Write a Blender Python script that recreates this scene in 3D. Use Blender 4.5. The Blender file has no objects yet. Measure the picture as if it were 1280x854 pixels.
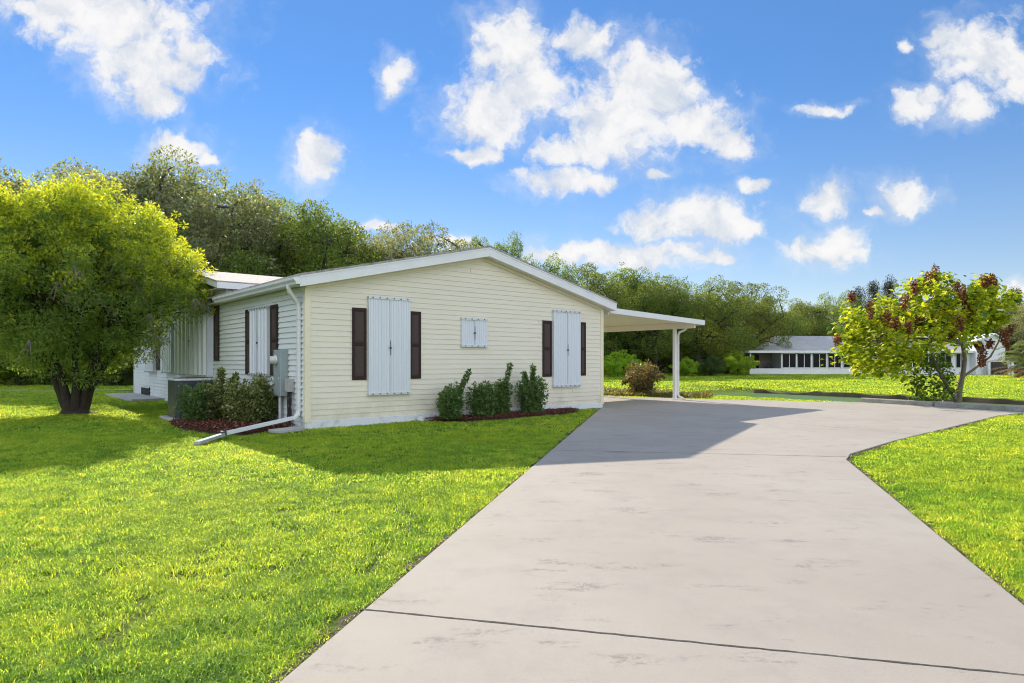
import bpy, bmesh, math, random
import numpy as np
from mathutils import Vector, Matrix

C = bpy.context.scene.collection
sc = bpy.context.scene
PI = math.pi
F, PX0, HY, CH = 799.0, 640.0, 452.0, 1.35       # focal length and horizon of the photo, eye height

# ------------------------------------------------------------------ helpers
def gp(px, py, z=0.0):
    Y = F * (CH - z) / (py - HY)
    return ((px - PX0) / F * Y, Y)

U = (0.761, 0.649); V = (-0.649, 0.761); HC = (-4.13, 12.84)   # house axes and its near corner
HROT = math.atan2(U[1], U[0])
def P(t, s, z=0.0):
    return Vector((HC[0] + U[0]*t + V[0]*s, HC[1] + U[1]*t + V[1]*s, z))
def loc_ts(x, y):
    dx, dy = x - HC[0], y - HC[1]
    return (U[0]*dx + U[1]*dy, V[0]*dx + V[1]*dy)
def wt(px, s=0.0):       # t on the gable wall seen at picture column px
    k = (px - PX0) / F
    bx, by = HC[0] + V[0]*s, HC[1] + V[1]*s
    return (k*by - bx) / (U[0] - k*U[1])
def ws(px, t=0.0):       # s on the side wall
    k = (px - PX0) / F
    bx, by = HC[0] + U[0]*t, HC[1] + U[1]*t
    return (k*by - bx) / (V[0] - k*V[1])

def vnoise(x, y, scale, seed=0):
    r = np.random.default_rng(seed); g = r.random((64, 64))
    x = np.asarray(x)/scale + 100.0; y = np.asarray(y)/scale + 100.0
    xi = np.floor(x).astype(int); yi = np.floor(y).astype(int)
    fx = x - xi; fy = y - yi; fx = fx*fx*(3-2*fx); fy = fy*fy*(3-2*fy)
    a = g[xi % 64, yi % 64]; b = g[(xi+1) % 64, yi % 64]; c = g[xi % 64, (yi+1) % 64]; d = g[(xi+1) % 64, (yi+1) % 64]
    return (a*(1-fx)+b*fx)*(1-fy) + (c*(1-fx)+d*fx)*fy

def inpoly(x, y, poly):
    x = np.asarray(x); y = np.asarray(y); ins = np.zeros(x.shape, bool)
    n = len(poly)
    for i in range(n):
        x0, y0 = poly[i]; x1, y1 = poly[(i+1) % n]
        c = ((y0 > y) != (y1 > y))
        xx = (x1-x0)*(y-y0)/((y1-y0) if y1 != y0 else 1e-9) + x0
        ins ^= c & (x < xx)
    return ins
def sstep(a, b, x):
    t = np.clip((np.asarray(x, float)-a)/(b-a), 0, 1); return t*t*(3-2*t)

def link(o, parent=None):
    C.objects.link(o)
    if parent is not None: o.parent = parent
    return o
def tag(o, label=None, cat=None, group=None, kind=None):
    if label: o['label'] = label
    if cat: o['category'] = cat
    if group: o['group'] = group
    if kind: o['kind'] = kind
    return o
def empty(name, loc, rz=0.0):
    o = bpy.data.objects.new(name, None); o.empty_display_size = .3
    o.location = loc; o.rotation_euler = (0, 0, rz); return link(o)
def copy_tree(o, parent=None):
    c = o.copy(); C.objects.link(c)
    if parent is not None: c.parent = parent
    for ch in list(o.children): copy_tree(ch, c)
    return c

class MB:
    def __init__(s): s.v = []; s.f = []; s.m = []; s.smooth = []
    def add(s, vs, fs, mi=0, sm=False):
        b = len(s.v); s.v += [tuple(p) for p in vs]
        for f in fs: s.f.append([b+i for i in f]); s.m.append(mi); s.smooth.append(sm)
    def box(s, c, d, rz=0.0, mi=0):
        cx, cy, cz = c; hx, hy, hz = d[0]/2, d[1]/2, d[2]/2
        co, si = math.cos(rz), math.sin(rz); vs = []
        for z in (-hz, hz):
            for x, y in ((-hx, -hy), (hx, -hy), (hx, hy), (-hx, hy)):
                vs.append((cx+x*co-y*si, cy+x*si+y*co, cz+z))
        s.add(vs, [(3, 2, 1, 0), (4, 5, 6, 7), (0, 1, 5, 4), (1, 2, 6, 5), (2, 3, 7, 6), (3, 0, 4, 7)], mi); return s
    def bx(s, x0, x1, y0, y1, z0, z1, mi=0):
        return s.box(((x0+x1)/2, (y0+y1)/2, (z0+z1)/2), (abs(x1-x0), abs(y1-y0), abs(z1-z0)), 0, mi)
    def ext(s, poly, f, c0, c1, mi=0):      # polygon in (a,b) pushed along c; f(a,b,c) -> xyz
        n = len(poly)
        vs = [f(a, b, c0) for a, b in poly] + [f(a, b, c1) for a, b in poly]
        s.add(vs, [tuple(range(n-1, -1, -1)), tuple(range(n, 2*n))] + [(i, (i+1) % n, n+(i+1) % n, n+i) for i in range(n)], mi); return s
    def tube(s, path, radii, n=7, cap=True, mi=0, sm=True):
        path = [Vector(p) for p in path]
        if not hasattr(radii, '__len__'): radii = [radii]*len(path)
        vs = []; up = None
        for i, p in enumerate(path):
            d = (path[min(i+1, len(path)-1)] - path[max(i-1, 0)])
            d = d.normalized() if d.length > 1e-9 else Vector((0, 0, 1))
            if up is None: up = d.orthogonal().normalized()
            up = (up - d*up.dot(d));  up = up.normalized() if up.length > 1e-6 else d.orthogonal().normalized()
            w = d.cross(up)
            for k in range(n):
                a = 2*PI*k/n
                vs.append(p + (up*math.cos(a) + w*math.sin(a))*radii[i])
        fs = []
        for i in range(len(path)-1):
            for k in range(n):
                fs.append((i*n+k, i*n+(k+1) % n, (i+1)*n+(k+1) % n, (i+1)*n+k))
        s.add(vs, fs, mi, sm)
        if cap:
            b = len(vs)-n
            s.add([vs[k] for k in range(n)], [tuple(range(n-1, -1, -1))], mi); s.add([vs[b+k] for k in range(n)], [tuple(range(n))], mi)
        return s
    def lathe(s, prof, o=(0, 0, 0), n=16, M=None, mi=0):
        vs = []
        for r, z in prof:
            for k in range(n):
                p = Vector((r*math.cos(2*PI*k/n), r*math.sin(2*PI*k/n), z))
                if M is not None: p = M @ p
                vs.append(p + Vector(o))
        fs = [(i*n+k, i*n+(k+1) % n, (i+1)*n+(k+1) % n, (i+1)*n+k) for i in range(len(prof)-1) for k in range(n)]
        s.add(vs, fs, mi, True); return s
    def build(s, name, mats, parent=None, bevel=0.0, recalc=True):
        me = bpy.data.meshes.new(name); me.from_pydata(s.v, [], s.f)
        mats = mats if isinstance(mats, (list, tuple)) else [mats]
        for m in mats: me.materials.append(m)
        me.polygons.foreach_set('material_index', s.m); me.polygons.foreach_set('use_smooth', s.smooth)
        if recalc:
            b = bmesh.new(); b.from_mesh(me); bmesh.ops.recalc_face_normals(b, faces=b.faces); b.to_mesh(me); b.free()
        me.update()
        o = bpy.data.objects.new(name, me)
        if bevel:
            md = o.modifiers.new('bevel', 'BEVEL'); md.width = bevel; md.segments = 2; md.limit_method = 'ANGLE'; md.angle_limit = math.radians(40)
        return link(o, parent)

def np_mesh(name, verts, faces, mats, parent=None, attr=None, mi=None, smooth=False):
    verts = np.asarray(verts, np.float32); faces = np.asarray(faces, np.int32)
    k = faces.shape[1]; me = bpy.data.meshes.new(name)
    me.vertices.add(len(verts)); me.vertices.foreach_set('co', verts.ravel())
    me.loops.add(faces.size); me.loops.foreach_set('vertex_index', faces.ravel())
    me.polygons.add(len(faces)); me.polygons.foreach_set('loop_start', np.arange(0, faces.size, k, dtype=np.int32))
    if mi is not None: me.polygons.foreach_set('material_index', np.asarray(mi, np.int32))
    if smooth: me.polygons.foreach_set('use_smooth', np.ones(len(faces), bool))
    for m in (mats if isinstance(mats, (list, tuple)) else [mats]): me.materials.append(m)
    if attr is not None:
        a = me.attributes.new('rnd', 'FLOAT', 'FACE'); a.data.foreach_set('value', np.asarray(attr, np.float32))
    me.update(calc_edges=True); me.validate()
    return link(bpy.data.objects.new(name, me), parent)

# ------------------------------------------------------------------ materials
def new_mat(name):
    m = bpy.data.materials.new(name); m.use_nodes = True
    return m, m.node_tree.nodes, m.node_tree.links, m.node_tree.nodes['Principled BSDF']
def setin(b, k, v):
    if k in b.inputs: b.inputs[k].default_value = v
def rgba(c): return (c[0], c[1], c[2], 1)

def mat(name, col, rough=.5, metal=0.0, spec=.5, var=None, nscale=4.0, bump=0.0, bscale=60.0, stretch=None, vamt=(.35, .7)):
    m, n, l, b = new_mat(name)
    b.inputs['Base Color'].default_value = rgba(col); b.inputs['Roughness'].default_value = rough
    b.inputs['Metallic'].default_value = metal; setin(b, 'Specular IOR Level', spec)
    tc = n.new('ShaderNodeTexCoord'); src = tc.outputs['Object']
    if stretch:
        mp = n.new('ShaderNodeMapping'); mp.inputs['Scale'].default_value = stretch; l.new(src, mp.inputs['Vector']); src = mp.outputs[0]
    if var is not None:
        t = n.new('ShaderNodeTexNoise'); t.inputs['Scale'].default_value = nscale; t.inputs['Detail'].default_value = 6; t.inputs['Roughness'].default_value = .6
        l.new(src, t.inputs['Vector'])
        r = n.new('ShaderNodeValToRGB'); r.color_ramp.elements[0].position = vamt[0]; r.color_ramp.elements[1].position = vamt[1]
        r.color_ramp.elements[0].color = rgba(col); r.color_ramp.elements[1].color = rgba(var)
        l.new(t.outputs['Fac'], r.inputs['Fac']); l.new(r.outputs[0], b.inputs['Base Color'])
    if bump:
        t2 = n.new('ShaderNodeTexNoise'); t2.inputs['Scale'].default_value = bscale; t2.inputs['Detail'].default_value = 4
        l.new(src, t2.inputs['Vector'])
        bp = n.new('ShaderNodeBump'); bp.inputs['Strength'].default_value = bump; bp.inputs['Distance'].default_value = .01
        l.new(t2.outputs['Fac'], bp.inputs['Height']); l.new(bp.outputs[0], b.inputs['Normal'])
    return m

def leaf_mat(name, cols, trans=.45, rough=.45, spec=.35, tboost=1.5, objvar=.0, patch=None):
    """leaf: colours picked per leaf, part of the light passes through"""
    m, n, l, b = new_mat(name)
    at = n.new('ShaderNodeAttribute'); at.attribute_name = 'rnd'
    r = n.new('ShaderNodeValToRGB'); e = r.color_ramp.elements
    e[0].position = 0; e[0].color = rgba(cols[0]); e[1].position = 1; e[1].color = rgba(cols[-1])
    for i, c in enumerate(cols[1:-1]):
        x = e.new((i+1)/(len(cols)-1)); x.color = rgba(c)
    l.new(at.outputs['Fac'], r.inputs['Fac']); col = r.outputs[0]
    if patch is not None:
        tc = n.new('ShaderNodeTexCoord'); t = n.new('ShaderNodeTexNoise'); t.inputs['Scale'].default_value = patch[0]; t.inputs['Detail'].default_value = 3
        l.new(tc.outputs['Object'], t.inputs['Vector'])
        rr = n.new('ShaderNodeMapRange'); rr.inputs['From Min'].default_value = patch[2]; rr.inputs['From Max'].default_value = patch[3]; rr.inputs['To Max'].default_value = patch[4]
        l.new(t.outputs['Fac'], rr.inputs['Value'])
        mx = n.new('ShaderNodeMixRGB'); mx.inputs[2].default_value = rgba(patch[1]); l.new(rr.outputs[0], mx.inputs[0]); l.new(col, mx.inputs[1]); col = mx.outputs[0]
    if objvar:
        oi = n.new('ShaderNodeObjectInfo'); hs = n.new('ShaderNodeHueSaturation')
        mr = n.new('ShaderNodeMapRange'); mr.inputs['To Min'].default_value = 1-objvar; mr.inputs['To Max'].default_value = 1+objvar
        mr2 = n.new('ShaderNodeMapRange'); mr2.inputs['To Min'].default_value = .485; mr2.inputs['To Max'].default_value = .515
        l.new(oi.outputs['Random'], mr.inputs['Value']); l.new(oi.outputs['Random'], mr2.inputs['Value'])
        l.new(mr.outputs[0], hs.inputs['Value']); l.new(mr2.outputs[0], hs.inputs['Hue']); l.new(col, hs.inputs['Color']); col = hs.outputs[0]
    l.new(col, b.inputs['Base Color']); b.inputs['Roughness'].default_value = rough; setin(b, 'Specular IOR Level', spec)
    tr = n.new('ShaderNodeBsdfTranslucent'); mul = n.new('ShaderNodeMixRGB'); mul.blend_type = 'MULTIPLY'; mul.inputs[0].default_value = 1
    mul.inputs[2].default_value = (tboost*1.1, tboost, tboost*.45, 1); l.new(col, mul.inputs[1]); l.new(mul.outputs[0], tr.inputs['Color'])
    ms = n.new('ShaderNodeMixShader'); ms.inputs[0].default_value = trans
    l.new(b.outputs[0], ms.inputs[1]); l.new(tr.outputs[0], ms.inputs[2]); l.new(ms.outputs[0], n['Material Output'].inputs['Surface'])
    return m

M = {}
def add_dirt(m, z0, z1, col, amt):
    n, l = m.node_tree.nodes, m.node_tree.links; b = n['Principled BSDF']; src = b.inputs['Base Color'].links[0].from_socket
    tc = n.new('ShaderNodeTexCoord'); sp = n.new('ShaderNodeSeparateXYZ'); l.new(tc.outputs['Object'], sp.inputs[0])
    t = n.new('ShaderNodeTexNoise'); t.inputs['Scale'].default_value = 2.6; t.inputs['Detail'].default_value = 8; t.inputs['Roughness'].default_value = .7; l.new(tc.outputs['Object'], t.inputs['Vector'])
    a = n.new('ShaderNodeMapRange'); a.inputs['From Min'].default_value = z1; a.inputs['From Max'].default_value = z0; l.new(sp.outputs[2], a.inputs[0])
    k = n.new('ShaderNodeMapRange'); k.inputs['From Min'].default_value = .38; k.inputs['From Max'].default_value = .68; l.new(t.outputs['Fac'], k.inputs[0])
    x = n.new('ShaderNodeMath'); x.operation = 'MULTIPLY'; l.new(a.outputs[0], x.inputs[0]); l.new(k.outputs[0], x.inputs[1])
    y = n.new('ShaderNodeMath'); y.operation = 'MULTIPLY'; y.inputs[1].default_value = amt; l.new(x.outputs[0], y.inputs[0])
    mx = n.new('ShaderNodeMixRGB'); mx.inputs[2].default_value = rgba(col); l.new(y.outputs[0], mx.inputs[0]); l.new(src, mx.inputs[1]); l.new(mx.outputs[0], b.inputs['Base Color'])
M['cream'] = mat('cream_vinyl', (.82, .76, .62), .45, var=(.78, .725, .59), nscale=1.3, bump=.04, bscale=25, stretch=(1, 1, 6))
M['sidevinyl'] = mat('sky_tinted_vinyl', (.79, .81, .805), .45, var=(.73, .75, .745), nscale=1.3, bump=.04, bscale=25, stretch=(1, 1, 6))  # same cream siding, with blue sky light painted into its colour
add_dirt(M['cream'], .1, .75, (.42, .39, .27), .6); add_dirt(M['sidevinyl'], .1, .8, (.40, .41, .33), .6)
M['trimcream'] = mat('cream_trim', (.84, .765, .57), .4, var=(.80, .73, .54), nscale=3)
M['white'] = mat('white_aluminium', (.80, .81, .82), .35, var=(.74, .75, .76), nscale=2.5)
M['skirt'] = mat('painted_skirting', (.74, .76, .80), .7, var=(.46, .47, .46), nscale=5, bump=.3, bscale=30, vamt=(.5, .8))
M['panel'] = mat('galvanised_panel', (.68, .715, .77), .42, metal=.12, var=(.72, .75, .80), nscale=2.2, stretch=(3, 3, .4))
M['panelrim'] = mat('panel_track_metal', (.62, .65, .68), .4, metal=.3)
M['pipe_end'] = mat('dull_grey_plastic', (.42, .45, .47), .75, spec=.2, var=(.34, .36, .38), nscale=12)
M['bolt'] = mat('dark_bolt', (.06, .06, .065), .5)
M['shutter'] = mat('dark_brown_vinyl', (.034, .019, .017), .55, spec=.2, var=(.044, .026, .023), nscale=30, stretch=(8, 8, 1))
M['shutter_in'] = mat('brown_vinyl_panel', (.088, .062, .056), .6, spec=.2, var=(.07, .048, .043), nscale=60, stretch=(8, 8, 1), bump=.1, bscale=90)
M['shingle'] = mat('grey_shingle', (.42, .40, .38), .9, var=(.24, .22, .21), nscale=9, bump=.6, bscale=40, vamt=(.4, .65))
M['metergrey'] = mat('grey_painted_steel', (.34, .39, .40), .45, var=(.29, .34, .35), nscale=4)
M['glass'] = mat('meter_glass', (.55, .55, .5), .12, spec=.8)
M['cable'] = mat('black_cable', (.02, .02, .022), .55)
M['ac'] = mat('slate_steel', (.034, .042, .056), .34, var=(.042, .05, .064), nscale=3, spec=.4)
M['actop'] = mat('pale_steel_lid', (.55, .56, .57), .4)
M['pad'] = mat('concrete_pad', (.48, .47, .45), .85, var=(.36, .35, .33), nscale=6, bump=.3)
M['curb'] = mat('weathered_concrete', (.34, .33, .30), .9, var=(.20, .20, .17), nscale=5, bump=.5, bscale=45)
M['ceil'] = mat('ceiling_pan', (.80, .765, .66), .45)
M['vent'] = mat('vent_black', (.012, .012, .013), .7)
M['stone'] = mat('pale_stone', (.62, .62, .6), .8, var=(.5, .5, .48), nscale=20, bump=.4)
M['bark_dark'] = mat('dark_bark', (.030, .021, .016), .9, var=(.055, .042, .032), nscale=9, bump=1.0, bscale=14, stretch=(3, 3, .6))
M['bark'] = mat('oak_bark', (.085, .07, .056), .9, var=(.05, .04, .033), nscale=6, bump=.8, bscale=12, stretch=(3, 3, .6))
M['bark_pale'] = mat('pale_bark', (.20, .17, .135), .85, var=(.13, .11, .09), nscale=8, bump=.5, bscale=20, stretch=(3, 3, .6))
M['twig'] = mat('grey_twig', (.26, .22, .18), .8)
M['soil'] = mat('dark_soil', (.035, .026, .018), .95, var=(.075, .055, .035), nscale=22, bump=1, bscale=70)
M['mulch_base'] = mat('mulch_bed', (.085, .032, .022), .95, var=(.05, .02, .014), nscale=18, bump=1, bscale=60)
M['dark_glass'] = mat('dark_window_glass', (.010, .011, .014), .25, spec=.15)
M['farwhite'] = mat('white_siding', (.78, .79, .82), .5, var=(.72, .73, .76), nscale=1)
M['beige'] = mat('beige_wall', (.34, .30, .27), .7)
M['farroof'] = mat('grey_asphalt_shingle', (.46, .455, .45), .9, var=(.36, .36, .355), nscale=1.2, bump=.4, bscale=20, vamt=(.3, .75))
M['carpaint'] = mat('silver_paint', (.42, .50, .55), .25, metal=.3)
M['tyre'] = mat('tyre_rubber', (.02, .02, .02), .8)
M['brownfence'] = mat('dark_brown_panel', (.045, .035, .036), .7)
M['asphalt'] = mat('asphalt', (.06, .06, .06), .9, var=(.045, .045, .045), nscale=30, bump=.5, bscale=200)

M['joint'] = mat('joint_dirt', (.09, .078, .062), .95, var=(.05, .045, .035), nscale=14)
def concrete_mat():
    m, n, l, b = new_mat('driveway_concrete')
    tc = n.new('ShaderNodeTexCoord')
    def noise(scale, detail=6, rough=.6, st=None):
        t = n.new('ShaderNodeTexNoise'); t.inputs['Scale'].default_value = scale; t.inputs['Detail'].default_value = detail; t.inputs['Roughness'].default_value = rough
        if st:
            mp = n.new('ShaderNodeMapping'); mp.inputs['Scale'].default_value = st[0]; mp.inputs['Rotation'].default_value = (0, 0, st[1]); l.new(tc.outputs['Object'], mp.inputs[0]); l.new(mp.outputs[0], t.inputs['Vector'])
        else: l.new(tc.outputs['Object'], t.inputs['Vector'])
        return t.outputs['Fac']
    def ramp(f, p0, p1):
        r = n.new('ShaderNodeMapRange'); r.interpolation_type = 'SMOOTHSTEP'; r.inputs['From Min'].default_value = p0; r.inputs['From Max'].default_value = p1; l.new(f, r.inputs['Value']); return r.outputs[0]
    def mix(f, a, c, mode='MIX', amt=None):
        x = n.new('ShaderNodeMixRGB'); x.blend_type = mode
        if amt is not None:
            k = n.new('ShaderNodeMath'); k.operation = 'MULTIPLY'; l.new(f, k.inputs[0]); k.inputs[1].default_value = amt; f = k.outputs[0]
        l.new(f, x.inputs[0])
        if isinstance(a, tuple): x.inputs[1].default_value = rgba(a)
        else: l.new(a, x.inputs[1])
        if isinstance(c, tuple): x.inputs[2].default_value = rgba(c)
        else: l.new(c, x.inputs[2])
        return x.outputs[0]
    c = mix(ramp(noise(.45, 5), .3, .7), (.37, .330, .280), (.415, .378, .325))
    c = mix(ramp(noise(2.3, 8, .7), .45, .75), c, (.305, .275, .25), amt=.5)
    # tyre scuffs and dark stains, long in the driving direction across the slab
    sc1 = ramp(noise(1.25, 9, .74, ((1.0, 2.6, 1), math.radians(8))), .545, .66)
    fine = ramp(noise(30, 6, .75), .40, .56)
    k = n.new('ShaderNodeMath'); k.operation = 'MULTIPLY'; l.new(sc1, k.inputs[0]); l.new(fine, k.inputs[1])
    c = mix(k.outputs[0], c, (.16, .148, .134), amt=.62)
    c = mix(ramp(noise(190, 3, .7), .57, .70), c, (.185, .168, .15), amt=.7)
    c = mix(ramp(noise(110, 3, .7), .62, .75), c, (.50, .475, .44), amt=.4)
    l.new(c, b.inputs['Base Color']); b.inputs['Roughness'].default_value = .82; setin(b, 'Specular IOR Level', .3)
    bp = n.new('ShaderNodeBump'); bp.inputs['Strength'].default_value = .35; bp.inputs['Distance'].default_value = .004
    l.new(noise(150, 5, .7), bp.inputs['Height']); l.new(bp.outputs[0], b.inputs['Normal'])
    return m
M['concrete'] = concrete_mat()

def lawn_mat():
    m, n, l, b = new_mat('lawn_ground')
    tc = n.new('ShaderNodeTexCoord')
    def noise(s, d=6):
        t = n.new('ShaderNodeTexNoise'); t.inputs['Scale'].default_value = s; t.inputs['Detail'].default_value = d; t.inputs['Roughness'].default_value = .65; l.new(tc.outputs['Object'], t.inputs['Vector']); return t.outputs['Fac']
    r = n.new('ShaderNodeValToRGB'); e = r.color_ramp.elements
    e[0].position = .3; e[0].color = (.060, .10, .014, 1); e[1].position = .7; e[1].color = (.15, .21, .026, 1)
    l.new(noise(9), r.inputs[0])
    r2 = n.new('ShaderNodeMapRange'); r2.inputs['From Min'].default_value = .45; r2.inputs['From Max'].default_value = .7; l.new(noise(.35, 4), r2.inputs[0])
    mx = n.new('ShaderNodeMixRGB'); mx.inputs[2].default_value = (.20, .22, .04, 1)
    k = n.new('ShaderNodeMath'); k.operation = 'MULTIPLY'; k.inputs[1].default_value = .5; l.new(r2.outputs[0], k.inputs[0]); l.new(k.outputs[0], mx.inputs[0]); l.new(r.outputs[0], mx.inputs[1])
    ge = n.new('ShaderNodeNewGeometry'); sp = n.new('ShaderNodeSeparateXYZ'); l.new(ge.outputs['Normal'], sp.inputs[0])
    st = n.new('ShaderNodeMapRange'); st.inputs['From Min'].default_value = .975; st.inputs['From Max'].default_value = .90; l.new(sp.outputs[2], st.inputs[0])
    so_ = n.new('ShaderNodeMixRGB'); so_.inputs[2].default_value = (.03, .026, .014, 1); l.new(st.outputs[0], so_.inputs[0]); l.new(mx.outputs[0], so_.inputs[1]); mx = so_
    l.new(mx.outputs[0], b.inputs['Base Color']); b.inputs['Roughness'].default_value = .9; setin(b, 'Specular IOR Level', .15)
    bp = n.new('ShaderNodeBump'); bp.inputs['Strength'].default_value = .8; bp.inputs['Distance'].default_value = .05; l.new(noise(28), bp.inputs['Height']); l.new(bp.outputs[0], b.inputs['Normal'])
    return m
M['lawn'] = lawn_mat()
M['blade'] = leaf_mat('grass_blade', [(.095, .19, .045), (.21, .35, .058), (.38, .47, .066), (.54, .50, .13)], trans=.6, rough=.6, spec=.10, tboost=2.5,
                      patch=(.6, (.34, .40, .055), .40, .70, .5))
M['drygrass'] = leaf_mat('dry_grass_blade', [(.12, .16, .02), (.25, .22, .06), (.32, .26, .10)], trans=.5, tboost=1.5)
M['oakleaf'] = leaf_mat('oak_leaf', [(.065, .11, .03), (.13, .19, .048), (.22, .28, .06), (.34, .37, .10)], trans=.48, rough=.5, spec=.35, tboost=1.6, objvar=.22)
M['greyleaf'] = leaf_mat('grey_oak_leaf', [(.11, .14, .075), (.21, .25, .14), (.32, .36, .22), (.45, .47, .33)], trans=.48, rough=.42, spec=.5, tboost=1.6, objvar=.12)
M['darkleaf'] = leaf_mat('understorey_leaf', [(.04, .07, .02), (.08, .125, .032), (.14, .20, .045)], trans=.35, objvar=.2)
M['brightleaf'] = leaf_mat('sun_brightened_leaf', [(.20, .33, .03), (.32, .46, .045), (.44, .54, .06)], trans=.55, tboost=1.7, objvar=.15)  # bright green leaves, colour raised further to stand in for missing sun
M['pineleaf'] = leaf_mat('pine_needle', [(.035, .045, .028), (.06, .07, .042), (.09, .10, .06)], trans=.25, objvar=.15)
M['mature'] = leaf_mat('mature_leaf', [(.12, .195, .055), (.20, .29, .07), (.29, .37, .085)], trans=.52, tboost=1.9, rough=.4)
M['young'] = leaf_mat('young_leaf', [(.25, .34, .03), (.39, .45, .038), (.56, .57, .05)], trans=.55, tboost=1.9, rough=.4)
M['shrubleaf'] = leaf_mat('shrub_leaf', [(.065, .13, .04), (.12, .21, .06), (.19, .28, .09)], trans=.42, rough=.35, spec=.5)
M['varieg'] = leaf_mat('pale_edged_leaf', [(.06, .10, .025), (.13, .18, .045), (.28, .30, .12), (.5, .48, .28)], trans=.4, rough=.4)
M['redshrub'] = leaf_mat('coppery_leaf', [(.10, .12, .045), (.19, .15, .07), (.30, .19, .11), (.13, .19, .06)], trans=.4)
M['bigleaf'] = leaf_mat('broad_leaf', [(.08, .16, .022), (.20, .29, .03), (.40, .45, .035), (.55, .54, .06)], trans=.52, tboost=1.8, rough=.4)
M['bigdark'] = leaf_mat('broad_dark_leaf', [(.05, .10, .022), (.11, .18, .03), (.20, .27, .04)], trans=.42, tboost=1.5, rough=.4)
M['burgundy'] = leaf_mat('burgundy_pod', [(.11, .036, .024), (.22, .085, .05), (.34, .16, .08)], trans=.35, tboost=1.2)
M['frond'] = leaf_mat('feathery_frond', [(.12, .18, .04), (.20, .27, .08), (.30, .34, .14)], trans=.45, tboost=1.4)
M['frond_red'] = leaf_mat('reddish_frond', [(.20, .12, .07), (.28, .17, .09), (.22, .19, .07)], trans=.4)
M['mulch'] = leaf_mat('mulch_chip', [(.055, .018, .012), (.12, .042, .028), (.20, .075, .05), (.26, .15, .10)], trans=0.0, rough=.9, spec=.1)

def water_mat():
    m, n, l, b = new_mat('pond_water')
    b.inputs['Base Color'].default_value = (.095, .175, .018, 1); b.inputs['Roughness'].default_value = .4; setin(b, 'Specular IOR Level', .2)
    tc = n.new('ShaderNodeTexCoord'); t = n.new('ShaderNodeTexNoise'); t.inputs['Scale'].default_value = 3; t.inputs['Detail'].default_value = 3; l.new(tc.outputs['Object'], t.inputs['Vector'])
    bp = n.new('ShaderNodeBump'); bp.inputs['Strength'].default_value = .12; bp.inputs['Distance'].default_value = .03; l.new(t.outputs['Fac'], bp.inputs['Height']); l.new(bp.outputs[0], b.inputs['Normal'])
    return m
M['water'] = water_mat()

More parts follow.
